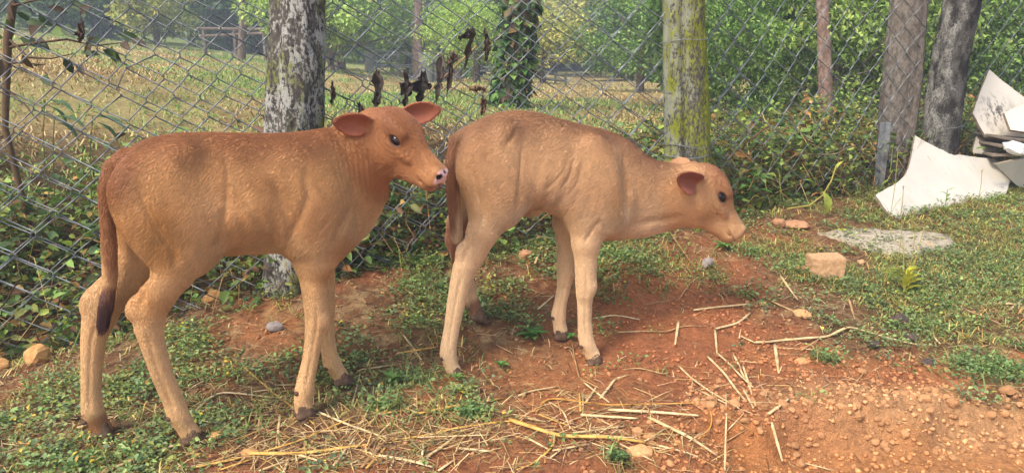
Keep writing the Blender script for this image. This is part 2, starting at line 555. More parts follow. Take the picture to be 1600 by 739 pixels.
# small steel stake beside the wooden post
t_ = NT('grey painted steel'); t_.set(Roughness=0.5, Metallic=0.3)
t_.color(t_.ramp(t_.noise(40, 4, 0.6, t_.coord()), [(0.3, (0.16, 0.16, 0.16)), (0.7, (0.3, 0.3, 0.29))]))
def box_mesh(name, lo, hi, mat, parent=None, bevel=0.002):
    bm = bmesh.new()
    bmesh.ops.create_cube(bm, size=1)
    lo, hi = np.array(lo, float), np.array(hi, float)
    for v in bm.verts:
        v.co = Vector(((lo + hi) / 2 + np.array(v.co) * (hi - lo)).tolist())
    if bevel: bmesh.ops.bevel(bm, geom=bm.edges[:], offset=bevel, segments=2, affect='EDGES')
    me = bpy.data.meshes.new(name); bm.to_mesh(me); bm.free()
    me.materials.append(mat)
    return obj_from(me, name, parent)
b = at_y(1373, 250, 4.12)
st = empty('steel_stake', (b[0], b[1], gz(b[0], b[1])), R(20))
tag(st, 'short grey steel angle stake at the left foot of the wooden post', 'stake')
box_mesh('flange', (-0.018, -0.003, -0.05), (0.018, 0.003, 0.38), t_.m, st, 0.001)
box_mesh('flange', (0.018, -0.036, -0.05), (0.024, 0.003, 0.38), t_.m, st, 0.001)
# ================================================================== signed-distance modelling (for the calves)
class Field:
    def __init__(s, lo, hi, h):
        s.lo = np.array(lo, np.float32); s.h = h
        s.n = np.ceil((np.array(hi) - s.lo) / h).astype(int) + 1
        s.a = np.full(s.n, 1.0, np.float32)
    def box(s, lo, hi):
        i0 = np.clip(np.floor((np.array(lo) - s.lo) / s.h).astype(int), 0, s.n)
        i1 = np.clip(np.ceil((np.array(hi) - s.lo) / s.h).astype(int) + 1, 0, s.n)
        sl = tuple(slice(a, b) for a, b in zip(i0, i1))
        ax = [(s.lo[k] + s.h * np.arange(i0[k], i1[k])).astype(np.float32) for k in range(3)]
        G = np.meshgrid(*ax, indexing='ij')
        return sl, G
    def union(s, fn, lo, hi, k):
        sl, G = s.box(np.array(lo) - k - 0.012, np.array(hi) + k + 0.012)
        if 0 in G[0].shape: return
        d = fn(*G); a = s.a[sl]
        h = np.maximum(k - np.abs(a - d), 0) / k
        s.a[sl] = np.minimum(a, d) - h * h * k * 0.25
    def cut(s, fn, lo, hi, k):
        sl, G = s.box(np.array(lo) - k, np.array(hi) + k)
        d = -fn(*G); a = s.a[sl]
        h = np.maximum(k - np.abs(a - d), 0) / k
        s.a[sl] = np.maximum(a, d) + h * h * k * 0.25

ID3 = np.eye(3, dtype=np.float32)

def chain_fn(pts, M=ID3, o=(0, 0, 0)):
    """polyline of elliptical rounds; rows x,y,z,r_in_plane,r_lateral; lateral axis = local Y of frame M (rows = axes), origin o"""
    pts = np.asarray(pts, np.float32)
    o = np.asarray(o, np.float32)
    def fn(X, Y, Z):
        x, y, z = X - o[0], Y - o[1], Z - o[2]
        if M is not ID3:
            x, y, z = (M[0, 0] * x + M[0, 1] * y + M[0, 2] * z, M[1, 0] * x + M[1, 1] * y + M[1, 2] * z,
                       M[2, 0] * x + M[2, 1] * y + M[2, 2] * z)
        out = None
        segs = list(zip(pts[:-1], pts[1:])) if len(pts) > 1 else [(pts[0], pts[0])]
        for a, b in segs:
            ab = b[:3] - a[:3]
            L = float(ab @ ab) + 1e-9
            t = np.clip(((x - a[0]) * ab[0] + (y - a[1]) * ab[1] + (z - a[2]) * ab[2]) / L, 0, 1)
            dx, dy, dz = x - a[0] - t * ab[0], y - a[1] - t * ab[1], z - a[2] - t * ab[2]
            ra = a[3] + t * (b[3] - a[3]); rb = a[4] + t * (b[4] - a[4])
            k = np.sqrt((dx * dx + dz * dz) / (ra * ra) + dy * dy / (rb * rb))
            d = (k - 1) * np.minimum(ra, rb)
            out = d if out is None else np.minimum(out, d)
        return out
    return fn

def chain_box(pts, M=ID3, o=(0, 0, 0)):
    pts = np.asarray(pts, float)
    P = pts[:, :3] @ np.asarray(M) + np.asarray(o)
    r = pts[:, 3:5].max(1)[:, None]
    return (P - r).min(0), (P + r).max(0)

def ell_fn(c, r, rot=ID3, M=ID3, o=(0, 0, 0)):
    """ellipsoid centre c, radii r in frame M/o, with additional rotation rot (rows = axes)"""
    c = np.asarray(c, np.float32); r = np.asarray(r, np.float32); o = np.asarray(o, np.float32)
    A = np.asarray(rot, np.float32) @ np.asarray(M, np.float32)
    w = np.asarray(M, np.float32).T @ c + o
    def fn(X, Y, Z):
        x, y, z = X - w[0], Y - w[1], Z - w[2]
        p = [(A[i, 0] * x + A[i, 1] * y + A[i, 2] * z) / r[i] for i in range(3)]
        k = np.sqrt(p[0] ** 2 + p[1] ** 2 + p[2] ** 2)
        g = np.sqrt((p[0] / r[0]) ** 2 + (p[1] / r[1]) ** 2 + (p[2] / r[2]) ** 2) + 1e-6
        return k * (k - 1) / g
    return fn, w - r.max(), w + r.max()

def roty(a):
    c, s_ = math.cos(a), math.sin(a)
    return np.array([[c, 0, s_], [0, 1, 0], [-s_, 0, c]], np.float32)

def smooth_table(st, n=500, sig=0.012):
    st = np.asarray(st, float)
    xs = np.linspace(st[0, 0], st[-1, 0], n)
    dx = xs[1] - xs[0]
    w = int(3 * sig / dx) + 1
    kx = np.exp(-0.5 * (np.arange(-w, w + 1) * dx / sig) ** 2); kx /= kx.sum()
    out = [xs]
    for c in range(1, st.shape[1]):
        y = np.interp(xs, st[:, 0], st[:, c])
        yp = np.concatenate([2 * y[0] - y[1:w + 1][::-1], y, 2 * y[-1] - y[-w - 1:-1][::-1]])
        out.append(np.convolve(yp, kx, 'valid'))
    return np.array(out)

def loft_fn(st, M=ID3, o=(0, 0, 0), sig=0.012, power=2.0, pad=0.0):
    """stations x, top, bottom, half width, egg (+ = narrow below)"""
    T = smooth_table(st, sig=sig)
    o = np.asarray(o, np.float32)
    def fn(X, Y, Z):
        x, y, z = X - o[0], Y - o[1], Z - o[2]
        if M is not ID3:
            x, y, z = (M[0, 0] * x + M[0, 1] * y + M[0, 2] * z, M[1, 0] * x + M[1, 1] * y + M[1, 2] * z,
                       M[2, 0] * x + M[2, 1] * y + M[2, 2] * z)
        xc = np.clip(x, T[0][0], T[0][-1])
        f = lambda c: np.interp(xc, T[0], T[c]).astype(np.float32)
        top, bot, ry, eg = f(1), f(2), f(3), f(4)
        rz = (top - bot) / 2
        zn = (z - (top + bot) / 2) / rz
        yn = y / (ry * np.maximum(1 + eg * np.clip(zn, -1.2, 1.2), 0.15))
        k = (np.abs(zn) ** power + np.abs(yn) ** power) ** (1 / power)
        d = (k - 1) * np.minimum(rz, ry)
        dx = np.abs(x - xc)
        return np.sqrt(np.maximum(d, 0) ** 2 + dx * dx) + np.minimum(d, 0) * (dx < 1e-6)
    st = np.asarray(st, float)
    cs = np.array([[x, sy * w, z] for x, t, b, w, e in st for z in (t, b) for sy in (-1.3, 1.3)])
    P = cs @ np.asarray(M, float) + o
    return fn, P.min(0) - pad, P.max(0) + pad

def leaf_fn(base, axis, normal, L, W, th, cup, bend, M=ID3, o=(0, 0, 0)):
    """ear: a thin cupped leaf from base along axis, opening towards normal; in frame M/o"""
    M = np.asarray(M, float); o = np.asarray(o, float)
    ax = np.asarray(axis, float); ax /= np.linalg.norm(ax)
    nm = np.asarray(normal, float); nm = nm - ax * (nm @ ax); nm /= np.linalg.norm(nm)
    sd_ = np.cross(nm, ax)
    ax, nm, sd_ = (v @ M for v in (ax, nm, sd_))
    b = np.asarray(base, float) @ M + o
    ts = np.linspace(-0.1, 1.1, 80)
    prof = W * np.interp(ts, [-0.1, 0, 0.12, 0.3, 0.5, 0.7, 0.85, 0.95, 1.0, 1.1],
                         [0.42, 0.45, 0.62, 0.92, 1.0, 0.86, 0.6, 0.34, 0.05, 0.02])
    def fn(X, Y, Z):
        x, y, z = X - b[0], Y - b[1], Z - b[2]
        t = (x * ax[0] + y * ax[1] + z * ax[2]) / L
        s_ = x * sd_[0] + y * sd_[1] + z * sd_[2]
        q = x * nm[0] + y * nm[1] + z * nm[2]
        tc = np.clip(t, 0, 1)
        w = np.interp(tc, ts, prof)
        q0 = cup * (s_ * s_) / W * (1.35 - 0.8 * tc) - bend * np.sin(tc * 3.1416) * L
        dt = np.maximum(np.abs(t - tc) * L, 0)
        ds = np.maximum(np.abs(s_) - w, 0)
        dq = np.abs(q - q0) / np.sqrt(1 + (2 * cup * s_ / W) ** 2) - th * (1.6 - 0.8 * tc)
        return (np.sqrt(np.maximum(dq, 0) ** 2 + ds * ds + dt * dt) + np.minimum(dq, 0)).astype(np.float32)
    e = np.array([b, b + ax * L])
    r = W * 1.3 + 0.01
    return fn, e.min(0) - r, e.max(0) + r, (b, ax, nm, sd_, L, W, cup, bend)

def surface_nets(F):
    a = F.a; n = a.shape
    ins = a < 0
    c = ins[:-1, :-1, :-1].astype(np.int8)
    tot = np.zeros(c.shape, np.int8)
    for i in (0, 1):
        for j in (0, 1):
            for k in (0, 1):
                tot += ins[i:n[0] - 1 + i, j:n[1] - 1 + j, k:n[2] - 1 + k]
    act = (tot > 0) & (tot < 8)
    I = np.argwhere(act)
    idx = np.full(c.shape, -1, np.int32)
    idx[act] = np.arange(len(I))
    corner = np.array([[i, j, k] for i in (0, 1) for j in (0, 1) for k in (0, 1)])
    vals = np.stack([a[I[:, 0] + q[0], I[:, 1] + q[1], I[:, 2] + q[2]] for q in corner], 1)
    acc = np.zeros((len(I), 3)); cnt = np.zeros(len(I))
    for p in range(8):
        for q in range(p + 1, 8):
            if np.abs(corner[p] - corner[q]).sum() != 1: continue
            va, vb = vals[:, p], vals[:, q]
            m = (va < 0) != (vb < 0)
            t = np.where(m, va / np.where(m, va - vb, 1), 0)[:, None]
            acc += np.where(m[:, None], corner[p] + t * (corner[q] - corner[p]), 0)
            cnt += m
    V = (I + acc / cnt[:, None]) * F.h + F.lo
    quads = []
    for ax in range(3):
        o1, o2 = [(1, 2), (2, 0), (0, 1)][ax]
        A = np.take(ins, range(n[ax] - 1), ax); B = np.take(ins, range(1, n[ax]), ax)
        E = np.argwhere(A != B)
        ok = (E[:, o1] > 0) & (E[:, o2] > 0) & (E[:, o1] < n[o1] - 1) & (E[:, o2] < n[o2] - 1)
        E = E[ok]
        flip = A[E[:, 0], E[:, 1], E[:, 2]]
        def cell(d1, d2):
            C = E.copy(); C[:, o1] -= d1; C[:, o2] -= d2
            return idx[C[:, 0], C[:, 1], C[:, 2]]
        q = np.stack([cell(1, 1), cell(0, 1), cell(0, 0), cell(1, 0)], 1)
        q[~flip] = q[~flip][:, ::-1]
        quads.append(q)
    return V, np.concatenate(quads)

def largest(V, Q):
    """keep the largest connected shell"""
    lab = np.arange(len(V))
    for _ in range(400):
        m = lab[Q].min(1)
        new = lab.copy()
        for c in range(4): np.minimum.at(new, Q[:, c], m)
        new = new[new]
        if (new == lab).all(): break
        lab = new
    u, cn = np.unique(lab, return_counts=True)
    keep = lab == u[cn.argmax()]
    mp = np.cumsum(keep) - 1
    Q = Q[keep[Q[:, 0]]]
    return V[keep], mp[Q]

def relax(V, Q, it=3, lam=0.5):
    e = np.concatenate([Q[:, [0, 1]], Q[:, [1, 2]], Q[:, [2, 3]], Q[:, [3, 0]]])
    deg = np.bincount(e[:, 0], minlength=len(V)) + np.bincount(e[:, 1], minlength=len(V))
    for _ in range(it):
        acc = np.stack([np.bincount(e[:, 0], V[e[:, 1], k], len(V)) + np.bincount(e[:, 1], V[e[:, 0], k], len(V)) for k in range(3)], 1)
        V = V + lam * (acc / np.maximum(deg, 1)[:, None] - V)
    return V

def vnormals(V, Q):
    d1 = V[Q[:, 2]] - V[Q[:, 0]]; d2 = V[Q[:, 3]] - V[Q[:, 1]]
    fn = np.cross(d1, d2)
    N = np.zeros_like(V)
    for c in range(4):
        for k in range(3): N[:, k] += np.bincount(Q[:, c], fn[:, k], len(V))
    return N / (np.linalg.norm(N, axis=1, keepdims=True) + 1e-12)

# ------------------------------------------------------------------ calf materials
def coat_material():
    t = NT('calf coat')
    t.set(Roughness=0.62)
    t.b.inputs['Specular IOR Level'].default_value = 0.25
    t.b.inputs['Sheen Weight'].default_value = 0.15
    t.b.inputs['Sheen Roughness'].default_value = 0.4
    c = t.attr('coat')
    n = t.noise(160, 5, 0.7, t.coord())
    t.color(t.mix(1.0, c, t.ramp(n, [(0.3, 0.9), (0.7, 1.06)]), 'MULTIPLY'))
    t.bump(n, 0.12, 0.001)
    return t.m
def fur_material():
    t = NT('calf fur')
    t.set(Roughness=0.5)
    t.b.inputs['Specular IOR Level'].default_value = 0.3
    t.color(t.attr('coat'))
    return t.m
COAT = coat_material()
FUR = fur_material()
HORN = simple_mat('dark hoof horn', (0.105, 0.062, 0.038), 0.8, 0.45, 60, 0.4, 0.002, 0.12)
def eye_material():
    t = NT('calf eye')
    t.set(Roughness=0.12)
    t.b.inputs['Specular IOR Level'].default_value = 0.35
    n = t.noise(60, 2, 0.5, t.coord())
    t.color(t.ramp(n, [(0.35, (0.006, 0.004, 0.004)), (0.75, (0.03, 0.014, 0.008))]))
    return t.m
EYE = eye_material()

# head described once, x = poll to nose, z = dorsal
HEAD_ST = [(-0.012, -0.025, -0.075, 0.030, 0), (0.006, 0.012, -0.098, 0.051, 0.12), (0.04, 0.033, -0.112, 0.061, 0.20),
           (0.08, 0.039, -0.126, 0.062, 0.22), (0.115, 0.034, -0.134, 0.056, 0.20), (0.15, 0.022, -0.135, 0.046, 0.12),
           (0.18, 0.008, -0.120, 0.039, 0.10), (0.215, 0.004, -0.102, 0.038, 0.02), (0.245, 0.003, -0.088, 0.039, 0.0),
           (0.264, 0.000, -0.078, 0.040, 0), (0.278, -0.008, -0.062, 0.031, 0)]

def head_into(F, M, o, k, g=1.0):
    sc = lambda t: tuple(q * g for q in t)
    st = [(a * g, b * g, c * g, w * g, e) for a, b, c, w, e in HEAD_ST]
    fn, lo, hi = loft_fn(st, M, o, sig=0.008, power=2.5)
    F.union(fn, lo, hi, k)
    for sy in (-1, 1):
        # cheek / jaw muscle, brow, cheekbone, nostril wing, lip
        for c, r, kk in (((0.085, sy * 0.038, -0.075), (0.055, 0.022, 0.045), 0.02),
                         ((0.098, sy * 0.052, 0.010), (0.030, 0.011, 0.010), 0.016),
                         ((0.135, sy * 0.043, -0.040), (0.045, 0.012, 0.012), 0.015),
                         ((0.258, sy * 0.021, -0.016), (0.016, 0.013, 0.015), 0.008),
                         ((0.246, sy * 0.024, -0.046), (0.032, 0.017, 0.020), 0.01),
                         ((0.015, sy * 0.046, -0.045), (0.022, 0.018, 0.022), 0.015)):
            fn, lo, hi = ell_fn(sc(c), sc(r), ID3, M, o)
            F.union(fn, lo, hi, kk)
    fn, lo, hi = ell_fn(sc((0.250, 0, -0.071)), sc((0.028, 0.028, 0.016)), ID3, M, o)    # lower lip and chin
    F.union(fn, lo, hi, 0.012)
    for sy in (-1, 1):
        fn, lo, hi = ell_fn(sc((0.112, sy * 0.064, -0.020)), sc((0.0225, 0.016, 0.0155)), ID3, M, o)   # eye socket
        F.cut(fn, lo, hi, 0.006)
        fn, lo, hi = ell_fn(sc((0.272, sy * 0.022, -0.018)), sc((0.013, 0.0085, 0.009)), ID3, M, o)   # nostril
        F.cut(fn, lo, hi, 0.004)
        pts = [(0.278, sy * 0.004, -0.048, 0.0035, 0.0035), (0.262, sy * 0.027, -0.056, 0.0035, 0.0035),
               (0.235, sy * 0.037, -0.064, 0.003, 0.003), (0.205, sy * 0.040, -0.066, 0.002, 0.002)]
        pts = [sc(q) for q in pts]
        F.cut(chain_fn(pts, M, o), *chain_box(pts, M, o), 0.005)
        # lids
        for pts in ([(0.090, sy * 0.0545, -0.017, 0.0035, 0.0035), (0.101, sy * 0.0590, -0.0055, 0.0040, 0.0040), (0.114, sy * 0.0585, -0.0035, 0.0040, 0.0040), (0.126, sy * 0.0545, -0.0085, 0.0036, 0.0036), (0.134, sy * 0.0495, -0.021, 0.003, 0.003)],
                    [(0.090, sy * 0.0545, -0.020, 0.003, 0.003), (0.102, sy * 0.0590, -0.0315, 0.0035, 0.0035), (0.118, sy * 0.0570, -0.0325, 0.0035, 0.0035), (0.134, sy * 0.0495, -0.022, 0.003, 0.003)]):
            pts = [sc(q) for q in pts]
            F.union(chain_fn(pts, M, o), *chain_box(pts, M, o), 0.005)

def frame(heading, pitch, roll=0.0):
    """rows = axes of the head frame in calf coordinates"""
    ch, sh, cp_, sp_ = math.cos(heading), math.sin(heading), math.cos(pitch), math.sin(pitch)
    x = np.array([cp_ * ch, cp_ * sh, sp_])
    y = np.array([-sh, ch, 0.0])
    z = np.cross(x, y)
    y, z = y * math.cos(roll) + z * math.sin(roll), z * math.cos(roll) - y * math.sin(roll)
    return np.array([x, y, z], np.float32)

def hoof_mesh(name, pos, heading, parent, size=1.0, pitch=0.0):
    F = Field((-0.05, -0.04, -0.012), (0.05, 0.04, 0.06), 0.003)
    for sy in (-1, 1):
        pts = [(-0.016, sy * 0.0125, 0.012, 0.013, 0.0125), (0.004, sy * 0.0135, 0.013, 0.015, 0.0135), (0.026, sy * 0.010, 0.003, 0.007, 0.008)]
        F.union(chain_fn(pts), *chain_box(pts), 0.006)
        pts = [(-0.006, sy * 0.011, 0.034, 0.017, 0.013), (0.004, sy * 0.0125, 0.016, 0.018, 0.013)]
        F.union(chain_fn(pts), *chain_box(pts), 0.008)
    F.cut(lambda X, Y, Z: Z + 0.001, (-0.05, -0.04, -0.02), (0.05, 0.04, 0.01), 0.003)
    V, Q = surface_nets(F)
    V = relax(V, Q, 1)
    if not hasattr(hoof_mesh, 'me'): pass
    o = mesh_np(name, V * size, Q, HORN, parent, True)
    o.location = pos
    o.rotation_euler = (0, pitch, heading)
    return o

def build_calf(sp):
    root = empty('calf', sp['loc'], sp['yaw'])
    tag(root, sp['label'], 'calf', 'brown calves standing by the wire fence')
    x0 = sp['x0']
    lo, hi = np.array(sp['lo']), np.array(sp['hi'])
    F = Field(lo, hi, 0.0038)
    fn, l, h = loft_fn(sp['torso'], sig=0.016)
    F.union(fn, l, h, 0.03)
    for c, r, rot, k in sp['mass']:
        for sy in ((-1, 1) if abs(c[1]) > 1e-6 else (1,)):
            fn, l, h = ell_fn((c[0], sy * c[1], c[2]), r, roty(rot))
            F.union(fn, l, h, k)
    for pts, k in sp['neck']:
        F.union(chain_fn(pts), *chain_box(pts), k)
    for leg in sp['legs']:
        n = leg['blend']
        F.union(chain_fn(leg['pts'][:n]), *chain_box(leg['pts'][:n]), 0.045)
        F.union(chain_fn(leg['pts'][n - 1:]), *chain_box(leg['pts'][n - 1:]), 0.012)
        for e in leg.get('bumps', []):
            fn, l, h = ell_fn(e[0], e[1], roty(e[2]))
            F.union(fn, l, h, 0.014)
    for c, r, rot, k in sp['hollow']:
        for sy in ((-1, 1) if abs(c[1]) > 1e-6 else (1,)):
            fn, l, h = ell_fn((c[0], sy * c[1], c[2]), r, roty(rot))
            F.cut(fn, l, h, k)
    M = frame(*sp['head_rot']); o = np.array(sp['head_o'])
    g = sp['head_scale']
    head_into(F, M, o, sp.get('head_k', 0.035), g)
    ears = []
    for base, ax, nm, L, W, cup, bend in sp['ears']:
        fn, l, h, e = leaf_fn(base, ax, nm, L, W, 0.0034, cup, bend, M, o)
        F.union(fn, l, h, 0.008)
        ears.append(e)
    F.union(chain_fn(sp['tail']), *chain_box(sp['tail']), 0.010)
    V, Q = surface_nets(F)
    V, Q = largest(V, Q)
    V = relax(V, Q, 2)
    N = vnormals(V, Q)
    # ---- soft folds and ribs
    H = (V - o) @ M.T / g                               # head coordinates
    d = np.zeros(len(V))
    for f in sp['folds']:
        d += f(V, N, H)
    V = V + N * d[:, None]
    N = vnormals(V, Q)
    cols, flow, length = sp['paint'](V, N, H, ears)
    body = mesh_np('body', V - np.array([x0, 0, 0]), Q, COAT, root, True)
    vcol(body, 'coat', cols)
    # ---- short fur
    tri = np.concatenate([Q[:, [0, 1, 2]], Q[:, [0, 2, 3]]])
    e1, e2 = V[tri[:, 1]] - V[tri[:, 0]], V[tri[:, 2]] - V[tri[:, 0]]
    area = np.linalg.norm(np.cross(e1, e2), axis=1) * length[tri[:, 0]].clip(0.0, 0.004) 
    nh = sp['hairs']
    rg = np.random.default_rng(5)
    ti = rg.choice(len(tri), nh, p=area / area.sum())
    b = rg.random((nh, 2)); sw = b.sum(1) > 1; b[sw] = 1 - b[sw]
    w = np.stack([1 - b.sum(1), b[:, 0], b[:, 1]], 1)
    mixv = lambda A: (A[tri[ti]] * (w[..., None] if A.ndim > 1 else w)).sum(1)
    P, Nn, Fl, Ln, Cc = mixv(V), mixv(N), mixv(flow), mixv(length), mixv(cols)
    Nn /= np.linalg.norm(Nn, axis=1, keepdims=True)
    swirl = np.stack([fbm(P, 22, 3 + k, 2) for k in range(3)], 1) * 0.09 + rg.normal(0, 0.10, (nh, 3))
    Fl = Fl + swirl
    Fl -= Nn * (Fl * Nn).sum(1, keepdims=True)
    Fl /= np.linalg.norm(Fl, axis=1, keepdims=True) + 1e-9
    Ln = Ln * rg.uniform(0.6, 1.3, nh)
    lift = rg.uniform(0.08, 0.24, nh)[:, None]
    p0 = P - Nn * 0.0006
    p1 = P + (Fl + Nn * lift * 1.5) * (Ln * 0.45)[:, None]
    p2 = P + (Fl * 1.0 + Nn * lift * 0.9) * Ln[:, None]
    pos = np.stack([p0, p1, p2], 1)
    if sp.get('tuft'):
        tp = np.array(sp['tuft'], float); nt = 2600
        k = rg.random(nt) * (len(tp) - 1.3); ki = k.astype(int); kf = (k - ki)[:, None]
        q = tp[ki] * (1 - kf) + tp[ki + 1] * kf
        an = rg.random(nt) * 6.283
        dr = np.stack([np.cos(an), np.sin(an), np.zeros(nt)], 1)
        ln = rg.uniform(0.02, 0.05, nt)[:, None]
        r0 = q[:, :3] + dr * q[:, 3:4] * 0.8
        ax_ = tp[-1, :3] - tp[0, :3]; ax_ = ax_ / np.linalg.norm(ax_)
        r1 = r0 + ax_ * ln * 0.5 + dr * 0.004 + rg.normal(0, 0.0015, (nt, 3))
        r2 = r0 + ax_ * ln + dr * rg.uniform(-0.007, 0.004, (nt, 1)) + rg.normal(0, 0.002, (nt, 3))
        pos = np.concatenate([pos, np.stack([r0, r1, r2], 1)])
        gm = np.clip(k / (len(tp) - 1.3) * 2.2, 0, 1)[:, None]
        Cc = np.concatenate([Cc, lin(*sp['tuft_rgb']) * gm + lin(140, 90, 54) * (1 - gm)])
        P = np.concatenate([P, r0]); nh += nt
    cv = bpy.data.hair_curves.new('fur')
    cv.add_curves([3] * nh)
    pos = pos - np.array([x0, 0, 0])
    cv.attributes['position'].data.foreach_set('vector', pos.astype(np.float32).ravel())
    ra = cv.attributes.get('radius') or cv.attributes.new('radius', 'FLOAT', 'POINT')
    ra.data.foreach_set('value', np.tile(np.array([0.00042, 0.00036, 0.00010], np.float32), nh))
    ca = cv.attributes.new('coat', 'FLOAT_COLOR', 'CURVE')
    clump = fbm(P * np.array([1.0, 1.0, 0.55]), 85, 9, 2)
    broad = fbm(P, 13, 19, 3)
    tone = (1.03 + 0.13 * clump + 0.13 * broad + rg.normal(0, 0.12, nh)).clip(0.5, 1.6)[:, None]
    cc = np.ones((nh, 4), np.float32); cc[:, :3] = (Cc * tone).clip(0, 0.95)
    ca.data.foreach_set('color', cc.ravel())
    cv.materials.append(FUR)
    fo = bpy.data.objects.new('fur', cv)
    COL.objects.link(fo); fo.parent = root
    # ---- eyes
    for sy in (-1, 1):
        me = bpy.data.meshes.new('eye')
        bm = bmesh.new()
        bmesh.ops.create_uvsphere(bm, u_segments=24, v_segments=14, radius=0.0218 * g)
        bm.to_mesh(me); bm.free()
        me.polygons.foreach_set('use_smooth', np.ones(len(me.polygons), bool))
        me.materials.append(EYE)
        e = obj_from(me, 'eye', root)
        c = np.array([0.112, sy * 0.0398, -0.020]) * g @ M + o - np.array([x0, 0, 0])
        e.location = c
        e.rotation_euler = Matrix(M.T.tolist()).to_euler()
        e.scale = (1.05, 1, 0.85)
    # ---- hooves with dew claws
    for leg in sp['legs']:
        hx, hy, hz, hd, pt = leg['hoof']
        ho = hoof_mesh('hoof', (hx - x0, hy, hz), hd, root, leg.get('hs', 1.0), pt)
        fx, fz = leg['dew']
        F2 = Field((-0.02, -0.03, -0.02), (0.02, 0.03, 0.02), 0.0025)
        for sy in (-1, 1):
            fn, l, h = ell_fn((0, sy * 0.011, 0), (0.0075, 0.006, 0.0065))
            F2.union(fn, l, h, 0.002)
        V2, Q2 = surface_nets(F2)
        dc = mesh_np('dewclaw', V2, Q2, HORN, root, True)
        dc.location = (fx - x0, hy, fz)
    # ---- dark brush of the tail
    if sp.get('tuft'):
        tp = np.array(sp['tuft'], float)
        F2 = Field(tp[:, :3].min(0) - 0.035, tp[:, :3].max(0) + 0.035, 0.004)
        F2.union(chain_fn(tp), *chain_box(tp), 0.01)
        V2, Q2 = surface_nets(F2)
        V2 = V2 + vnormals(V2, Q2) * (fbm(V2 * np.array([1, 1, 0.25]), 150, 4, 2) * 0.004)[:, None]
        tm = sp['tuft_mat']
        tu = mesh_np('tail_tuft', V2 - np.array([x0, 0, 0]), Q2, tm, root, True)
        tu['label'] = sp['tuft_label']
    return root
# ================================================================== the two calves
def seg_w(V, a, b, r):
    a, b = np.array(a, float), np.array(b, float)
    ab = b - a
    t = np.clip(((V - a) @ ab) / (ab @ ab), 0, 1)
    return 1 - sstep(r * 0.6, r * 1.3, np.linalg.norm(V - a - t[:, None] * ab, axis=1))

def ear_mask(V, ears):
    """(inside-of-ear weight, ear weight)"""
    inn = np.zeros(len(V)); al = np.zeros(len(V)); ax_all = np.zeros((len(V), 3))
    for b, ax, nm, sd_, L, W, cup, bend in ears:
        d = V - b
        t = d @ ax / L; s_ = d @ sd_; q = d @ nm
        tc = np.clip(t, 0, 1)
        q0 = cup * s_ ** 2 / W * (1.35 - 0.8 * tc) - bend * np.sin(tc * np.pi) * L
        near = (t > 0.02) & (t < 1.1) & (np.abs(s_) < W * 1.2) & (np.abs(q - q0) < 0.012)
        al = np.maximum(al, near * sstep(0.0, 0.25, t))
        inn = np.maximum(inn, near * (q > q0) * sstep(0.02, 0.2, t))
        ax_all += near[:, None] * ax
    return inn, al, ax_all

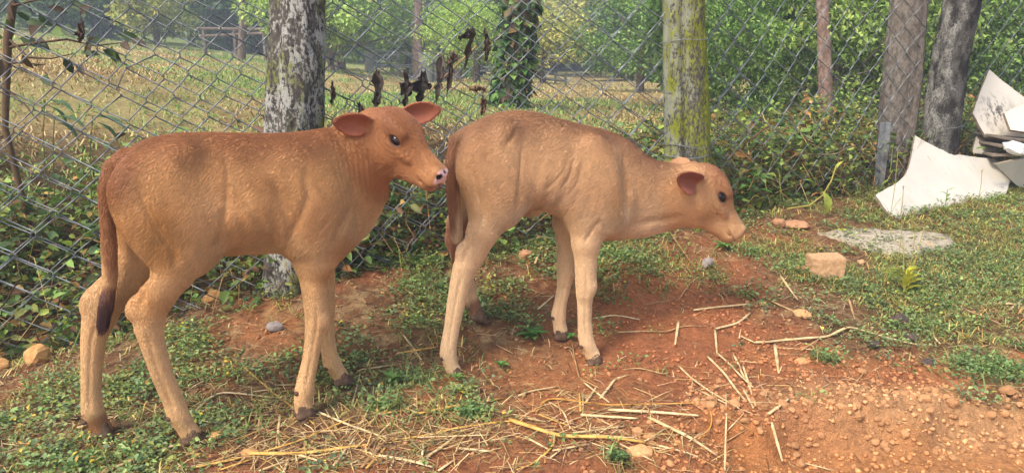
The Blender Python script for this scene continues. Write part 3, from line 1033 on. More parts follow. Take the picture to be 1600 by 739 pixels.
def painter(sp):
    pal = sp['pal']; M = frame(*sp['head_rot']).astype(float)
    def paint(V, N, H, ears):
        n = len(V)
        back, side, pale, head, face, muzz = [lin(*pal[k]) for k in ('back', 'side', 'pale', 'head', 'face', 'muzzle')]
        x, y, z = V.T
        nz = fbm(V, 9, 21, 3)
        nz2 = fbm(V * np.array([1, 1, 0.5]), 30, 25, 3)
        c = np.tile(side, (n, 1))
        def mixc(w, col):
            nonlocal c
            w = np.clip(w, 0, 1)[:, None]
            c = c * (1 - w) + col * w
        # pale belly and legs, warm dark along the back
        mixc(sstep(0.60, 0.42, z + 0.03 * nz) * 0.75, pale)
        mixc(sstep(0.40, 0.22, z + 0.03 * nz), pale * 1.04)
        top = sp['topline'](x)
        mixc(sstep(0.12, 0.0, (top - z) + 0.05 * nz) * 0.9, back)
        for pc, pr, col, w in sp['patches']:
            dd = np.linalg.norm((V - np.array(pc)) / np.array(pr), axis=1)
            mixc(sstep(1.0, 0.2, dd + 0.25 * nz) * w, lin(*col))
        hw = sstep(-0.10, -0.01, H[:, 0]) * sstep(0.20, 0.13, np.linalg.norm((H - np.array([0.11, 0, -0.05])) * np.array([0.8, 1, 1]), axis=1)) 
        mixc(hw, head)
        mixc(hw * sstep(-0.05, 0.02, H[:, 2]) * sstep(0.2, 0.05, H[:, 0]), face)
        mixc(hw * sstep(0.185, 0.235, H[:, 0] + 0.01 * nz2) * sp.get('muzzle_w', 1), muzz)
        mixc(hw * sstep(-0.105, -0.13, H[:, 2] - 0.0), head * 1.1)
        for sy in (-1, 1):       # dark rim of the eye
            de = np.linalg.norm((H - np.array([0.112, sy * 0.055, -0.020])) / np.array([0.024, 0.02, 0.017]), axis=1)
            mixc(sstep(1.15, 0.75, de) * 0.85, lin(58, 34, 24))
            dn = np.linalg.norm((H - np.array([0.272, sy * 0.020, -0.017])) / np.array([0.020, 0.0115, 0.0115]), axis=1)
            mixc(sstep(1.05, 0.85, dn), lin(28, 18, 17))
        if sp.get('nose_pad') is not None:
            w = sstep(0.262, 0.270, H[:, 0] + 0.35 * (H[:, 2] + 0.012)) * sstep(-0.046, -0.036, H[:, 2])
            spots = sstep(0.15, 0.45, vnoise(H, 60, 4))
            mixc(w, lin(*sp['nose_pad']))
            mixc(w * spots * (H[:, 2] > -0.006), lin(50, 32, 30))
            for sy in (-1, 1):
                dn = np.linalg.norm((H - np.array([0.270, sy * 0.021, -0.017])) / np.array([0.018, 0.0105, 0.0105]), axis=1)
                mixc(sstep(1.05, 0.85, dn), lin(24, 16, 16))
        mixc(sstep(0.0035, 0.0015, np.abs(H[:, 2] + 0.056 - 0.03 * (0.262 - H[:, 0]))) * sstep(0.2, 0.23, H[:, 0]) * hw * 0.5, lin(70, 40, 32))
        inn, al, eax = ear_mask(V, ears)
        mixc(al, lin(*sp['ear_out']))
        mixc(inn, lin(*sp['ear_in']))
        mixc(inn * sstep(0.3, -0.3, nz2) * 0.4, lin(150, 80, 60))
        c *= (1 + 0.10 * nz + 0.10 * nz2)[:, None]
        for pc, pr, col, w in sp['dirt_and_dark']:
            dd = np.linalg.norm((V - np.array(pc)) / np.array(pr), axis=1)
            mixc(sstep(1.0, 0.55, dd + 0.3 * nz2) * w, lin(*col))
        # lie of the hair
        flow = np.tile(np.array([-0.75, 0, -0.65]), (n, 1))
        lw = sstep(0.50, 0.38, z)[:, None]
        flow = flow * (1 - lw) + np.array([-0.15, 0, -1.0]) * lw
        hf = (-M[0] * 0.8 - M[2] * 0.45)
        flow = flow * (1 - hw[:, None]) + hf * hw[:, None]
        flow = flow * (1 - al[:, None]) + eax * al[:, None]
        tw = sp['tail_w'](V)[:, None]
        flow = flow * (1 - tw) + np.array([0, 0, -1.0]) * tw
        L = np.full(n, 0.0095) * (1 - 0.5 * hw) * (1 - 0.4 * lw[:, 0]) * (1 - 0.5 * inn)
        L *= 1 + 0.5 * sp['fluff'](V)
        L *= 1 - sstep(0.245, 0.26, H[:, 0]) * hw
        for sy in (-1, 1):
            de = np.linalg.norm((H - np.array([0.112, sy * 0.052, -0.020])) / np.array([0.021, 0.02, 0.014]), axis=1)
            L *= sstep(0.8, 1.25, de)
        return c.clip(0.003, 0.9), flow, L.clip(0.0001, None)
    return paint

def groove(V, pts, width, depth, ylim=None):
    """crease along a line in the side view, on both flanks (or only where ylim says)"""
    q = V[:, [0, 2]]
    best = np.full(len(V), 9.0)
    for a, b in zip(pts[:-1], pts[1:]):
        a, b = np.array(a), np.array(b); ab = b - a
        t = np.clip(((q - a) @ ab) / (ab @ ab), 0, 1)
        best = np.minimum(best, np.linalg.norm(q - a - t[:, None] * ab, axis=1))
    e0 = np.linalg.norm(q - np.array(pts[0]), axis=1); e1 = np.linalg.norm(q - np.array(pts[-1]), axis=1)
    fade = sstep(0.0, 0.035, np.minimum(e0, e1))
    w = np.abs(V[:, 1]) > 0.03
    if ylim is not None: w = w & (V[:, 1] * np.sign(ylim) > abs(ylim))
    return -depth * np.exp(-(best / width) ** 2) * fade * w

def leg_grooves(V, legs):
    """the hollow between cannon bone and tendon, and knobbly joints"""
    d = np.zeros(len(V))
    for lg in legs:
        P = np.array(lg['pts'], float); P = P[(P[:, 2] < 0.36) & (P[:, 2] > 0.07 + 0.0 * P[:, 2])]
        if len(P) < 2: continue
        line = [(p[0] - 0.22 * p[3], p[2]) for p in P]
        near = (np.abs(V[:, 1] - P[0, 1]) < 0.05)
        d += groove(V, line, 0.005, 0.0028) * near
        j = P[np.argmax(P[:, 3])]
    return d

# ---- left calf: side on, head turned to the camera
def wrinkles_left(V, N, H):
    x, y, z = V.T
    w = sstep(0.405, 0.44, x) * sstep(0.545, 0.50, x) * sstep(0.50, 0.58, z) * sstep(0.80, 0.74, z) * (y < 0.02)
    ph = x + 0.10 * (z - 0.6) + 0.004 * fbm(V, 14, 2, 2)
    d = -0.0016 * w * (np.abs(np.sin(np.pi * ph / 0.0145)) ** 0.7 - 0.5)
    # folds of the throat below the jaw
    r = np.linalg.norm(V - np.array([0.50, -0.06, 0.74]), axis=1)
    w2 = sstep(0.52, 0.56, x) * sstep(0.73, 0.69, z) * sstep(0.54, 0.58, z) * (H[:, 2] < -0.10)
    d += -0.0022 * w2 * (np.abs(np.sin(np.pi * r / 0.021)) ** 0.7 - 0.5)
    # creases of the flank and ribs
    w3 = sstep(0.12, 0.16, x) * sstep(0.36, 0.30, x) * sstep(0.49, 0.54, z) * sstep(0.74, 0.66, z)
    d += 0.0009 * w3 * np.sin(2 * np.pi * (x + 0.35 * z) / 0.042 + 2.5 * fbm(V, 7, 5, 2))
    w4 = sstep(0.08, 0.12, x) * sstep(0.34, 0.30, x) * sstep(0.60, 0.52, z) * sstep(0.47, 0.49, z)
    d += 0.0022 * w4 * fbm(V * np.array([1.6, 1, 0.6]), 26, 8, 2)
    d += 0.0005 * fbm(V, 28, 31, 2) * sstep(0.3, 0.5, z)
    d += groove(V, [(0.152, 0.764), (0.156, 0.706), (0.147, 0.64), (0.131, 0.578)], 0.008, 0.0035)
    d += groove(V, [(-0.045, 0.70), (-0.036, 0.647), (-0.016, 0.585), (0.012, 0.528), (0.02, 0.47)], 0.010, 0.0065)
    d += groove(V, [(0.138, 0.62), (0.124, 0.552), (0.107, 0.500)], 0.010, 0.0055)
    d += groove(V, [(0.329, 0.70), (0.338, 0.632), (0.305, 0.56), (0.272, 0.499)], 0.012, 0.0055)
    d += groove(V, [(0.455, 0.60), (0.443, 0.572), (0.412, 0.538), (0.389, 0.475)], 0.011, 0.0065)
    d += groove(V, [(-0.030, 0.475), (-0.056, 0.429), (-0.072, 0.375)], 0.007, 0.0065, -0.04)
    d += groove(V, [(-0.11, 0.475), (-0.138, 0.43), (-0.165, 0.375)], 0.007, 0.0055, 0.04)
    d += leg_grooves(V, LEFT['legs'])
    # whorls of the forehead
    rf = np.linalg.norm((H - np.array([0.055, 0.0, 0.03])) * np.array([1, 1.2, 1]), axis=1)
    d += 0.0007 * np.sin(rf * 620 + 3 * fbm(H, 30, 3, 2)) * sstep(0.085, 0.05, rf) * sstep(-0.02, 0.01, H[:, 2])
    # folds under the eye
    re = np.linalg.norm(H - np.array([0.105, -0.055, -0.008]), axis=1)
    d += -0.0013 * (np.abs(np.sin(np.pi * (re - 0.004) / 0.0145)) ** 0.6 - 0.5) * sstep(0.02, 0.03, re) * sstep(0.085, 0.06, re) * (H[:, 2] < -0.02) * (H[:, 1] < -0.02)
    return d

LEFT = dict(
    label='golden brown calf on the left, standing side on with its head turned to the camera',
    loc=None, x0=0.20, yaw=R(28.5),
    lo=(-0.28, -0.20, -0.01), hi=(0.80, 0.22, 0.90),
    torso=[(-0.096, 0.690, 0.640, 0.018, -.1), (-0.085, 0.722, 0.60, 0.042, -.1), (-0.05, 0.756, 0.555, 0.075, -.1), (0.0, 0.778, 0.505, 0.095, -.12),
           (0.06, 0.785, 0.482, 0.103, -.14), (0.12, 0.784, 0.484, 0.110, -.16), (0.20, 0.779, 0.480, 0.120, -.18), (0.29, 0.773, 0.470, 0.118, -.16),
           (0.36, 0.768, 0.444, 0.106, -.10), (0.415, 0.764, 0.420, 0.084, -.05), (0.45, 0.757, 0.434, 0.056, 0), (0.485, 0.745, 0.478, 0.036, .1), (0.525, 0.74, 0.54, 0.026, .2)],
    mass=[((0.015, 0.062, 0.600), (0.095, 0.052, 0.135), 0.30, 0.05), ((0.36, 0.070, 0.585), (0.070, 0.040, 0.150), 0.22, 0.05),
          ((0.415, 0.055, 0.515), (0.055, 0.040, 0.065), 0.0, 0.04), ((-0.055, 0.055, 0.665), (0.04, 0.03, 0.05), 0.0, 0.04),
          ((0.06, 0.060, 0.735), (0.035, 0.030, 0.030), 0.0, 0.04), ((0.24, 0.0, 0.490), (0.11, 0.045, 0.022), 0.0, 0.03),
          ((0.155, 0.0, 0.482), (0.03, 0.014, 0.012), 0.0, 0.015)],
    hollow=[((0.140, 0.132, 0.690), (0.045, 0.018, 0.050), 0.2, 0.06), ((0.27, 0.138, 0.62), (0.018, 0.02, 0.10), 0.25, 0.03)],
    neck=[([(0.36, 0, 0.62, 0.12, 0.080), (0.445, 0, 0.640, 0.118, 0.062), (0.515, 0.002, 0.695, 0.094, 0.054), (0.566, 0.008, 0.757, 0.070, 0.051)], 0.045),
          ([(0.415, 0, 0.440, 0.019, 0.017), (0.472, 0, 0.480, 0.018, 0.014), (0.522, 0, 0.527, 0.018, 0.013), (0.563, -0.002, 0.592, 0.022, 0.016)], 0.035)],
    legs=[
        dict(blend=4, pts=[(0.02, -0.062, 0.60, 0.105, 0.052), (0.036, -0.066, 0.51, 0.075, 0.048), (0.010, -0.067, 0.452, 0.049, 0.040), (-0.028, -0.066, 0.405, 0.039, 0.033),
                           (-0.050, -0.065, 0.365, 0.040, 0.030), (-0.055, -0.065, 0.325, 0.033, 0.027), (-0.052, -0.065, 0.285, 0.0275, 0.024),
                           (-0.040, -0.065, 0.205, 0.0245, 0.021), (-0.021, -0.065, 0.125, 0.0235, 0.020), (-0.013, -0.065, 0.085, 0.0255, 0.0235), (0.000, -0.065, 0.050, 0.022, 0.022), (0.010, -0.065, 0.028, 0.024, 0.024)],
             bumps=[((-0.080, -0.065, 0.378), (0.020, 0.015, 0.030), -0.35)],
             hoof=(0.014, -0.065, 0.0, 0.0, 0.0), dew=(-0.036, 0.082)),
        dict(blend=3, pts=[(0.0, 0.062, 0.60, 0.10, 0.050), (-0.035, 0.065, 0.485, 0.066, 0.046), (-0.090, 0.066, 0.425, 0.044, 0.036), (-0.140, 0.065, 0.375, 0.046, 0.032),
                           (-0.160, 0.065, 0.330, 0.040, 0.029), (-0.180, 0.065, 0.275, 0.029, 0.025), (-0.192, 0.065, 0.205, 0.024, 0.021), (-0.202, 0.065, 0.130, 0.0225, 0.020),
                           (-0.204, 0.065, 0.085, 0.0255, 0.0235), (-0.197, 0.065, 0.050, 0.0235, 0.022), (-0.190, 0.065, 0.028, 0.025, 0.024)],
             bumps=[((-0.178, 0.065, 0.372), (0.020, 0.015, 0.030), -0.5)],
             hoof=(-0.190, 0.065, 0.003, 0.0, 0.25), dew=(-0.226, 0.060)),
        dict(blend=3, pts=[(0.350, -0.066, 0.56, 0.070, 0.045), (0.345, -0.068, 0.485, 0.058, 0.044), (0.349, -0.068, 0.435, 0.045, 0.038), (0.348, -0.067, 0.39, 0.036, 0.032), (0.349, -0.066, 0.34, 0.0315, 0.029),
                           (0.3505, -0.065, 0.285, 0.0305, 0.030), (0.346, -0.065, 0.255, 0.0275, 0.028), (0.337, -0.065, 0.215, 0.0225, 0.022), (0.326, -0.065, 0.165, 0.021, 0.0205),
                           (0.313, -0.065, 0.118, 0.0225, 0.021), (0.306, -0.065, 0.085, 0.0255, 0.024), (0.298, -0.065, 0.050, 0.0225, 0.022), (0.300, -0.065, 0.028, 0.023, 0.024)],
             bumps=[((0.361, -0.066, 0.275), (0.020, 0.027, 0.028), 0.0)], hoof=(0.302, -0.065, 0.0, 0.1, 0.0), dew=(0.281, 0.080)),
        dict(blend=2, pts=[(0.375, 0.066, 0.56, 0.070, 0.045), (0.400, 0.068, 0.455, 0.048, 0.040), (0.405, 0.067, 0.37, 0.034, 0.031), (0.405, 0.066, 0.30, 0.0315, 0.030), (0.404, 0.065, 0.255, 0.028, 0.028),
                           (0.405, 0.065, 0.19, 0.0215, 0.021), (0.410, 0.065, 0.125, 0.022, 0.021), (0.416, 0.065, 0.090, 0.0255, 0.024), (0.432, 0.065, 0.060, 0.022, 0.022), (0.440, 0.065, 0.045, 0.022, 0.023)],
             hoof=(0.446, 0.065, 0.015, -0.1, 0.0), dew=(0.396, 0.080)),
    ],
    head_rot=(R(-52), R(-41), 0.0), head_o=(0.5789, -0.0124, 0.8325), head_scale=0.93, head_k=0.03,
    ears=[((0.022, -0.056, -0.034), (-0.45, -0.85, -0.27), (0.465, -0.917, 0.07), 0.104, 0.031, 0.50, 0.05),
          ((0.030, 0.050, -0.006), (0.50, 0.56, 0.60), (0.5, -0.7, 0.3), 0.118, 0.030, 0.42, 0.05)],
    tail=[(-0.060, 0, 0.735, 0.020, 0.018), (-0.093, 0, 0.712, 0.017, 0.016), (-0.112, 0.0, 0.655, 0.016, 0.015), (-0.116, 0.0, 0.59, 0.0155, 0.015), (-0.119, 0, 0.52, 0.0165, 0.016),
          (-0.125, 0, 0.45, 0.0165, 0.015), (-0.132, 0, 0.405, 0.014, 0.013)],
    tuft=[(-0.128, 0, 0.430, 0.010, 0.010), (-0.137, -0.003, 0.395, 0.0145, 0.013), (-0.146, -0.004, 0.362, 0.012, 0.011), (-0.150, -0.004, 0.337, 0.006, 0.006)],
    tuft_rgb=(74, 46, 42),
    tuft_label='dark purplish brown brush at the tip of the tail',
    pal=dict(back=(142, 90, 54), side=(188, 140, 88), pale=(198, 158, 110), head=(150, 98, 57), face=(128, 79, 46), muzzle=(162, 111, 67)),
    patches=[((0.0, -0.10, 0.56), (0.07, 0.08, 0.16), (172, 120, 60), 0.7), ((0.10, -0.12, 0.60), (0.09, 0.08, 0.10), (198, 152, 102), 0.7), ((0.24, -0.11, 0.66), (0.07, 0.08, 0.05), (152, 104, 60), 0.55), ((0.19, -0.11, 0.72), (0.05, 0.08, 0.03), (140, 94, 54), 0.5),
             ((0.42, -0.08, 0.47), (0.07, 0.08, 0.06), (162, 104, 52), 0.7), ((0.36, -0.1, 0.56), (0.06, 0.1, 0.10), (184, 132, 84), 0.6),
             ((0.54, 0.0, 0.52), (0.10, 0.03, 0.10), (200, 160, 124), 0.7), ((0.24, -0.12, 0.55), (0.08, 0.09, 0.07), (186, 138, 88), 0.6),
             ((0.38, -0.08, 0.40), (0.06, 0.08, 0.05), (178, 124, 70), 0.7), ((-0.05, -0.08, 0.40), (0.09, 0.06, 0.09), (176, 122, 66), 0.7)],
    dirt_and_dark=[((-0.195, 0.065, 0.045), (0.06, 0.06, 0.045), (128, 78, 42), 0.8), ((-0.118, 0, 0.56), (0.026, 0.045, 0.2), (140, 88, 52), 0.8), ((-0.13, 0, 0.40), (0.03, 0.03, 0.04), (92, 54, 42), 0.8)],
    ear_in=(150, 88, 60), ear_out=(158, 98, 58), nose_pad=(226, 178, 168), muzzle_w=0.8,
    topline=lambda x: np.interp(x, [-0.09, -0.03, 0.06, 0.42, 0.52], [0.70, 0.77, 0.785, 0.765, 0.80]),
    tail_w=lambda V: ((V[:, 0] < -0.09) & (np.abs(V[:, 1]) < 0.03) & (V[:, 2] > 0.36)).astype(float),
    fluff=lambda V: sstep(0.58, 0.50, V[:, 2]) * sstep(0.45, 0.49, V[:, 2]) * sstep(0.05, 0.12, V[:, 0]) * sstep(0.36, 0.30, V[:, 0]),
    folds=[wrinkles_left], hairs=240000)

# ---- right calf: in profile, head lowered
def wrinkles_right(V, N, H):
    x, y, z = V.T
    d = 0.0005 * fbm(V, 28, 33, 2) * sstep(0.3, 0.5, z)
    w3 = sstep(0.56, 0.62, x) * sstep(0.80, 0.72, x) * sstep(0.49, 0.54, z) * sstep(0.74, 0.66, z)
    d += 0.0010 * w3 * np.sin(2 * np.pi * (x - 0.30 * z) / 0.042 + 2.2 * fbm(V, 7, 6, 2))
    # crease in front of the thigh
    xc = 0.545 - 0.14 * (0.70 - z) 
    d += -0.0045 * np.exp(-((x - xc) / 0.008) ** 2) * sstep(0.52, 0.58, z) * sstep(0.74, 0.68, z)
    w4 = sstep(0.53, 0.58, x) * sstep(0.80, 0.72, x) * sstep(0.60, 0.53, z) * sstep(0.46, 0.50, z)
    d += 0.0025 * w4 * fbm(V * np.array([1.6, 1, 0.6]), 26, 8, 2)
    for pts, w_, dp in (([(0.696, 0.699), (0.671, 0.642), (0.636, 0.604), (0.603, 0.576)], 0.006, 0.003), ([(0.715, 0.70), (0.688, 0.622), (0.649, 0.574)], 0.006, 0.0035), ([(0.735, 0.68), (0.71, 0.60), (0.675, 0.55)], 0.006, 0.0025),
                        ([(0.872, 0.70), (0.877, 0.642), (0.884, 0.567), (0.861, 0.500)], 0.010, 0.006), ([(0.545, 0.785), (0.515, 0.74), (0.478, 0.70)], 0.009, 0.005), ([(0.80, 0.50), (0.766, 0.467), (0.735, 0.40)], 0.008, 0.0045),
                        ([(0.395, 0.66), (0.405, 0.59), (0.425, 0.53), (0.43, 0.48)], 0.010, 0.005), ([(0.545, 0.60), (0.53, 0.55), (0.515, 0.50)], 0.009, 0.0045)):
        d += groove(V, pts, w_, dp)
    d += groove(V, [(0.392, 0.435), (0.372, 0.396), (0.360, 0.345)], 0.007, 0.006, -0.04)
    d += leg_grooves(V, RIGHT['legs'])
    # neck groove
    zc = 0.455 + 0.10 * (x - 0.95)
    d += -0.005 * np.exp(-((z - zc) / 0.014) ** 2) * sstep(0.90, 0.96, x) * sstep(1.12, 1.05, x)
    re = np.linalg.norm(H - np.array([0.105, -0.055, -0.008]), axis=1)
    d += -0.0014 * (np.abs(np.sin(np.pi * (re - 0.004) / 0.0155)) ** 0.6 - 0.5) * sstep(0.02, 0.03, re) * sstep(0.095, 0.07, re) * (H[:, 2] < -0.02) * (H[:, 1] < -0.02)
    return d

RIGHT = dict(
    label='paler tan calf on the right, standing in profile with its head lowered forward',
    loc=None, x0=0.60, yaw=R(11),
    lo=(0.26, -0.22, -0.03), hi=(1.38, 0.24, 0.86),
    torso=[(0.364, 0.70, 0.63, 0.018, -.1), (0.375, 0.730, 0.595, 0.045, -.1), (0.402, 0.765, 0.555, 0.078, -.1), (0.43, 0.785, 0.53, 0.095, -.12), (0.49, 0.806, 0.510, 0.105, -.16),
           (0.555, 0.812, 0.512, 0.108, -.2), (0.62, 0.804, 0.506, 0.116, -.2), (0.69, 0.783, 0.472, 0.116, -.16), (0.76, 0.764, 0.430, 0.106, -.08), (0.82, 0.752, 0.392, 0.090, 0),
           (0.87, 0.734, 0.391, 0.074, .08), (0.92, 0.712, 0.393, 0.061, .16), (0.97, 0.664, 0.393, 0.056, .25), (1.03, 0.638, 0.408, 0.053, .3), (1.08, 0.628, 0.423, 0.052, .25), (1.14, 0.626, 0.430, 0.050, .2)],
    mass=[((0.468, 0.064, 0.605), (0.090, 0.054, 0.135), 0.25, 0.05), ((0.800, 0.072, 0.590), (0.065, 0.040, 0.145), 0.20, 0.05),
          ((0.850, 0.056, 0.500), (0.050, 0.040, 0.060), 0.0, 0.04), ((0.410, 0.055, 0.665), (0.038, 0.032, 0.05), 0.0, 0.04),
          ((0.505, 0.064, 0.755), (0.035, 0.030, 0.028), 0.0, 0.035),
          ((0.595, 0.0, 0.497), (0.035, 0.018, 0.016), 0.0, 0.015), ((0.885, 0.0, 0.545), (0.03, 0.07, 0.03), 0.0, 0.03)],
    hollow=[((0.585, 0.135, 0.700), (0.040, 0.021, 0.055), 0.1, 0.05), ((0.875, 0.105, 0.56), (0.012, 0.03, 0.09), 0.15, 0.03)],
    neck=[([(1.06, 0, 0.53, 0.085, 0.05), (1.15, 0, 0.545, 0.075, 0.05)], 0.03)],
    legs=[
        dict(blend=3, pts=[(0.474, -0.066, 0.60, 0.096, 0.050), (0.460, -0.072, 0.52, 0.066, 0.046), (0.430, -0.075, 0.455, 0.046, 0.039), (0.412, -0.075, 0.415, 0.0415, 0.034), (0.395, -0.075, 0.385, 0.042, 0.031),
                           (0.374, -0.075, 0.345, 0.037, 0.029), (0.358, -0.075, 0.295, 0.031, 0.026), (0.345, -0.075, 0.235, 0.0275, 0.023), (0.331, -0.075, 0.160, 0.0235, 0.0205),
                           (0.319, -0.075, 0.095, 0.0245, 0.022), (0.317, -0.075, 0.070, 0.0255, 0.0235), (0.325, -0.075, 0.035, 0.0215, 0.022), (0.333, -0.075, 0.012, 0.023, 0.024)],
             bumps=[((0.366, -0.075, 0.393), (0.018, 0.015, 0.028), 0.0)],
             hoof=(0.340, -0.075, -0.016, 0.0, 0.0), dew=(0.297, 0.060)),
        dict(blend=3, pts=[(0.455, 0.066, 0.60, 0.095, 0.050), (0.425, 0.085, 0.51, 0.064, 0.046), (0.388, 0.10, 0.445, 0.046, 0.038), (0.372, 0.105, 0.395, 0.040, 0.031), (0.385, 0.11, 0.33, 0.032, 0.027),
                           (0.398, 0.115, 0.26, 0.0265, 0.024), (0.412, 0.118, 0.20, 0.024, 0.0215), (0.422, 0.12, 0.168, 0.0245, 0.0225), (0.432, 0.12, 0.142, 0.021, 0.021), (0.436, 0.12, 0.128, 0.022, 0.023)],
             hoof=(0.440, 0.12, 0.103, 0.0, 0.2), dew=(0.404, 0.152)),
        dict(blend=3, pts=[(0.775, -0.070, 0.56, 0.068, 0.045), (0.757, -0.075, 0.465, 0.057, 0.042), (0.755, -0.076, 0.405, 0.0425, 0.036), (0.756, -0.076, 0.345, 0.0345, 0.031), (0.758, -0.075, 0.275, 0.0325, 0.031),
                           (0.756, -0.075, 0.238, 0.0275, 0.028), (0.756, -0.075, 0.205, 0.0225, 0.0225), (0.757, -0.075, 0.150, 0.0215, 0.0205), (0.761, -0.075, 0.098, 0.0235, 0.022), (0.766, -0.075, 0.075, 0.0235, 0.0235),
                           (0.780, -0.075, 0.045, 0.0215, 0.022), (0.787, -0.075, 0.030, 0.023, 0.024)],
             bumps=[((0.770, -0.075, 0.262), (0.020, 0.029, 0.028), 0.0)], hoof=(0.793, -0.075, -0.003, 0.0, 0.0), dew=(0.745, 0.065)),
        dict(blend=2, pts=[(0.765, 0.066, 0.56, 0.065, 0.045), (0.735, 0.076, 0.44, 0.046, 0.040), (0.735, 0.08, 0.36, 0.032, 0.031), (0.734, 0.08, 0.265, 0.0295, 0.030), (0.728, 0.08, 0.215, 0.0225, 0.023),
                           (0.7175, 0.08, 0.160, 0.021, 0.0205), (0.711, 0.08, 0.120, 0.0245, 0.0235), (0.7145, 0.08, 0.090, 0.021, 0.022), (0.719, 0.08, 0.066, 0.023, 0.024)],
             hoof=(0.722, 0.08, 0.030, 0.0, 0.0), dew=(0.690, 0.112)),
    ],
    head_rot=(R(-3), R(-53.7), 0.0), head_o=(1.165, 0.0, 0.633), head_scale=1.0, head_k=0.03,
    ears=[((0.026, -0.050, -0.056), (-0.72, -0.52, -0.50), (0.30, -0.85, -0.05), 0.112, 0.036, 0.8, 0.05),
          ((0.012, 0.046, -0.035), (-0.50, 0.78, -0.30), (0.3, 0.8, 0.2), 0.085, 0.034, 0.40, 0.05)],
    tail=[(0.40, 0, 0.745, 0.022, 0.020), (0.361, 0, 0.722, 0.020, 0.018), (0.345, -0.004, 0.650, 0.0185, 0.018), (0.348, -0.008, 0.567, 0.019, 0.018), (0.356, -0.01, 0.485, 0.020, 0.018),
          (0.360, -0.006, 0.42, 0.018, 0.016)],
    tuft=[(0.366, 0.006, 0.445, 0.015, 0.015), (0.364, 0.006, 0.405, 0.020, 0.017), (0.362, 0.006, 0.368, 0.016, 0.013), (0.362, 0.006, 0.342, 0.006, 0.006)],
    tuft_rgb=(140, 88, 60),
    tuft_label='reddish brown brush at the tip of the tail',
    pal=dict(back=(144, 101, 68), side=(188, 146, 102), pale=(208, 174, 132), head=(180, 136, 93), face=(150, 102, 68), muzzle=(186, 142, 98)),
    patches=[((0.42, -0.1, 0.70), (0.10, 0.09, 0.10), (164, 118, 76), 0.7), ((0.46, -0.1, 0.60), (0.08, 0.08, 0.10), (194, 150, 104), 0.7),
             ((0.66, -0.12, 0.55), (0.13, 0.10, 0.09), (194, 154, 114), 0.7), ((0.84, -0.09, 0.55), (0.06, 0.08, 0.10), (176, 130, 80), 0.7),
             ((1.02, 0.0, 0.42), (0.16, 0.09, 0.05), (204, 170, 136), 0.8), ((1.0, 0, 0.66), (0.16, 0.05, 0.05), (140, 90, 58), 0.8), ((0.56, -0.1, 0.50), (0.05, 0.06, 0.06), (212, 184, 150), 0.6)],
    dirt_and_dark=[((0.432, 0.12, 0.15), (0.05, 0.06, 0.06), (118, 72, 46), 0.85), ((0.340, -0.005, 0.57), (0.034, 0.055, 0.21), (132, 84, 52), 0.95), ((0.38, 0.10, 0.40), (0.08, 0.08, 0.11), (150, 96, 66), 0.85)],  # mud on the far fetlock; tail and far hock painted darker brown
    ear_in=(136, 78, 58), ear_out=(172, 126, 86), nose_pad=(150, 100, 76), muzzle_w=0.8,
    topline=lambda x: np.interp(x, [0.35, 0.40, 0.52, 0.62, 0.82, 0.92, 0.98, 1.1], [0.73, 0.77, 0.81, 0.805, 0.755, 0.715, 0.66, 0.63]),
    tail_w=lambda V: ((V[:, 0] < 0.366) & (np.abs(V[:, 1]) < 0.03) & (V[:, 2] > 0.36)).astype(float),
    fluff=lambda V: sstep(0.60, 0.52, V[:, 2]) * sstep(0.45, 0.49, V[:, 2]) * sstep(0.50, 0.56, V[:, 0]) * sstep(0.90, 0.84, V[:, 0]),
    folds=[wrinkles_right], hairs=240000)

def place(sp, ox, oy):
    c, s_ = math.cos(sp['yaw']), math.sin(sp['yaw'])
    sp['loc'] = (ox + c * sp['x0'], oy + s_ * sp['x0'], 0.0)
    sp['paint'] = painter(sp)
    return build_calf(sp)

TUFT_DARK = simple_mat('dark tail hair', (0.035, 0.018, 0.018), 0.6, 0.5, 120, 0.6, 0.004)
TUFT_RED = simple_mat('reddish tail hair', (0.20, 0.085, 0.045), 0.6, 0.4, 120, 0.6, 0.004)
LEFT['tuft_mat'] = TUFT_DARK
RIGHT['tuft_mat'] = TUFT_RED
place(LEFT, -0.86718778, 1.78787342)
place(RIGHT, -0.52462082, 2.17485586)
# ================================================================== plants
def leaf_material(name, trans=0.3, rough=0.55, tint=(1, 1, 1)):
    t = NT(name)
    t.set(Roughness=rough)
    t.b.inputs['Specular IOR Level'].default_value = 0.3
    c = t.attr('leaf')
    n = t.noise(30, 3, 0.6, t.coord())
    c = t.mix(1.0, c, t.ramp(n, [(0.3, 0.8), (0.7, 1.2)]), 'MULTIPLY')
    c = t.mix(1.0, c, tint, 'MULTIPLY')
    t.color(c)
    tr = t.n('BsdfTranslucent')
    t.l(t.mix(1.0, c, (1.0, 1.15, 0.6), 'MULTIPLY'), tr.inputs['Color'])
    mx = t.n('MixShader'); mx.inputs[0].default_value = trans
    t.l(t.b.outputs[0], mx.inputs[1]); t.l(tr.outputs[0], mx.inputs[2])
    t.l(mx.outputs[0], t.out.inputs['Surface'])
    return t.m
LEAF = leaf_material('leaves', tint=(1.14, 0.99, 0.74))
DRY = leaf_material('dry plant matter', 0.15, 0.8)

def unit(v): return v / (np.linalg.norm(v, axis=-1, keepdims=True) + 1e-9)

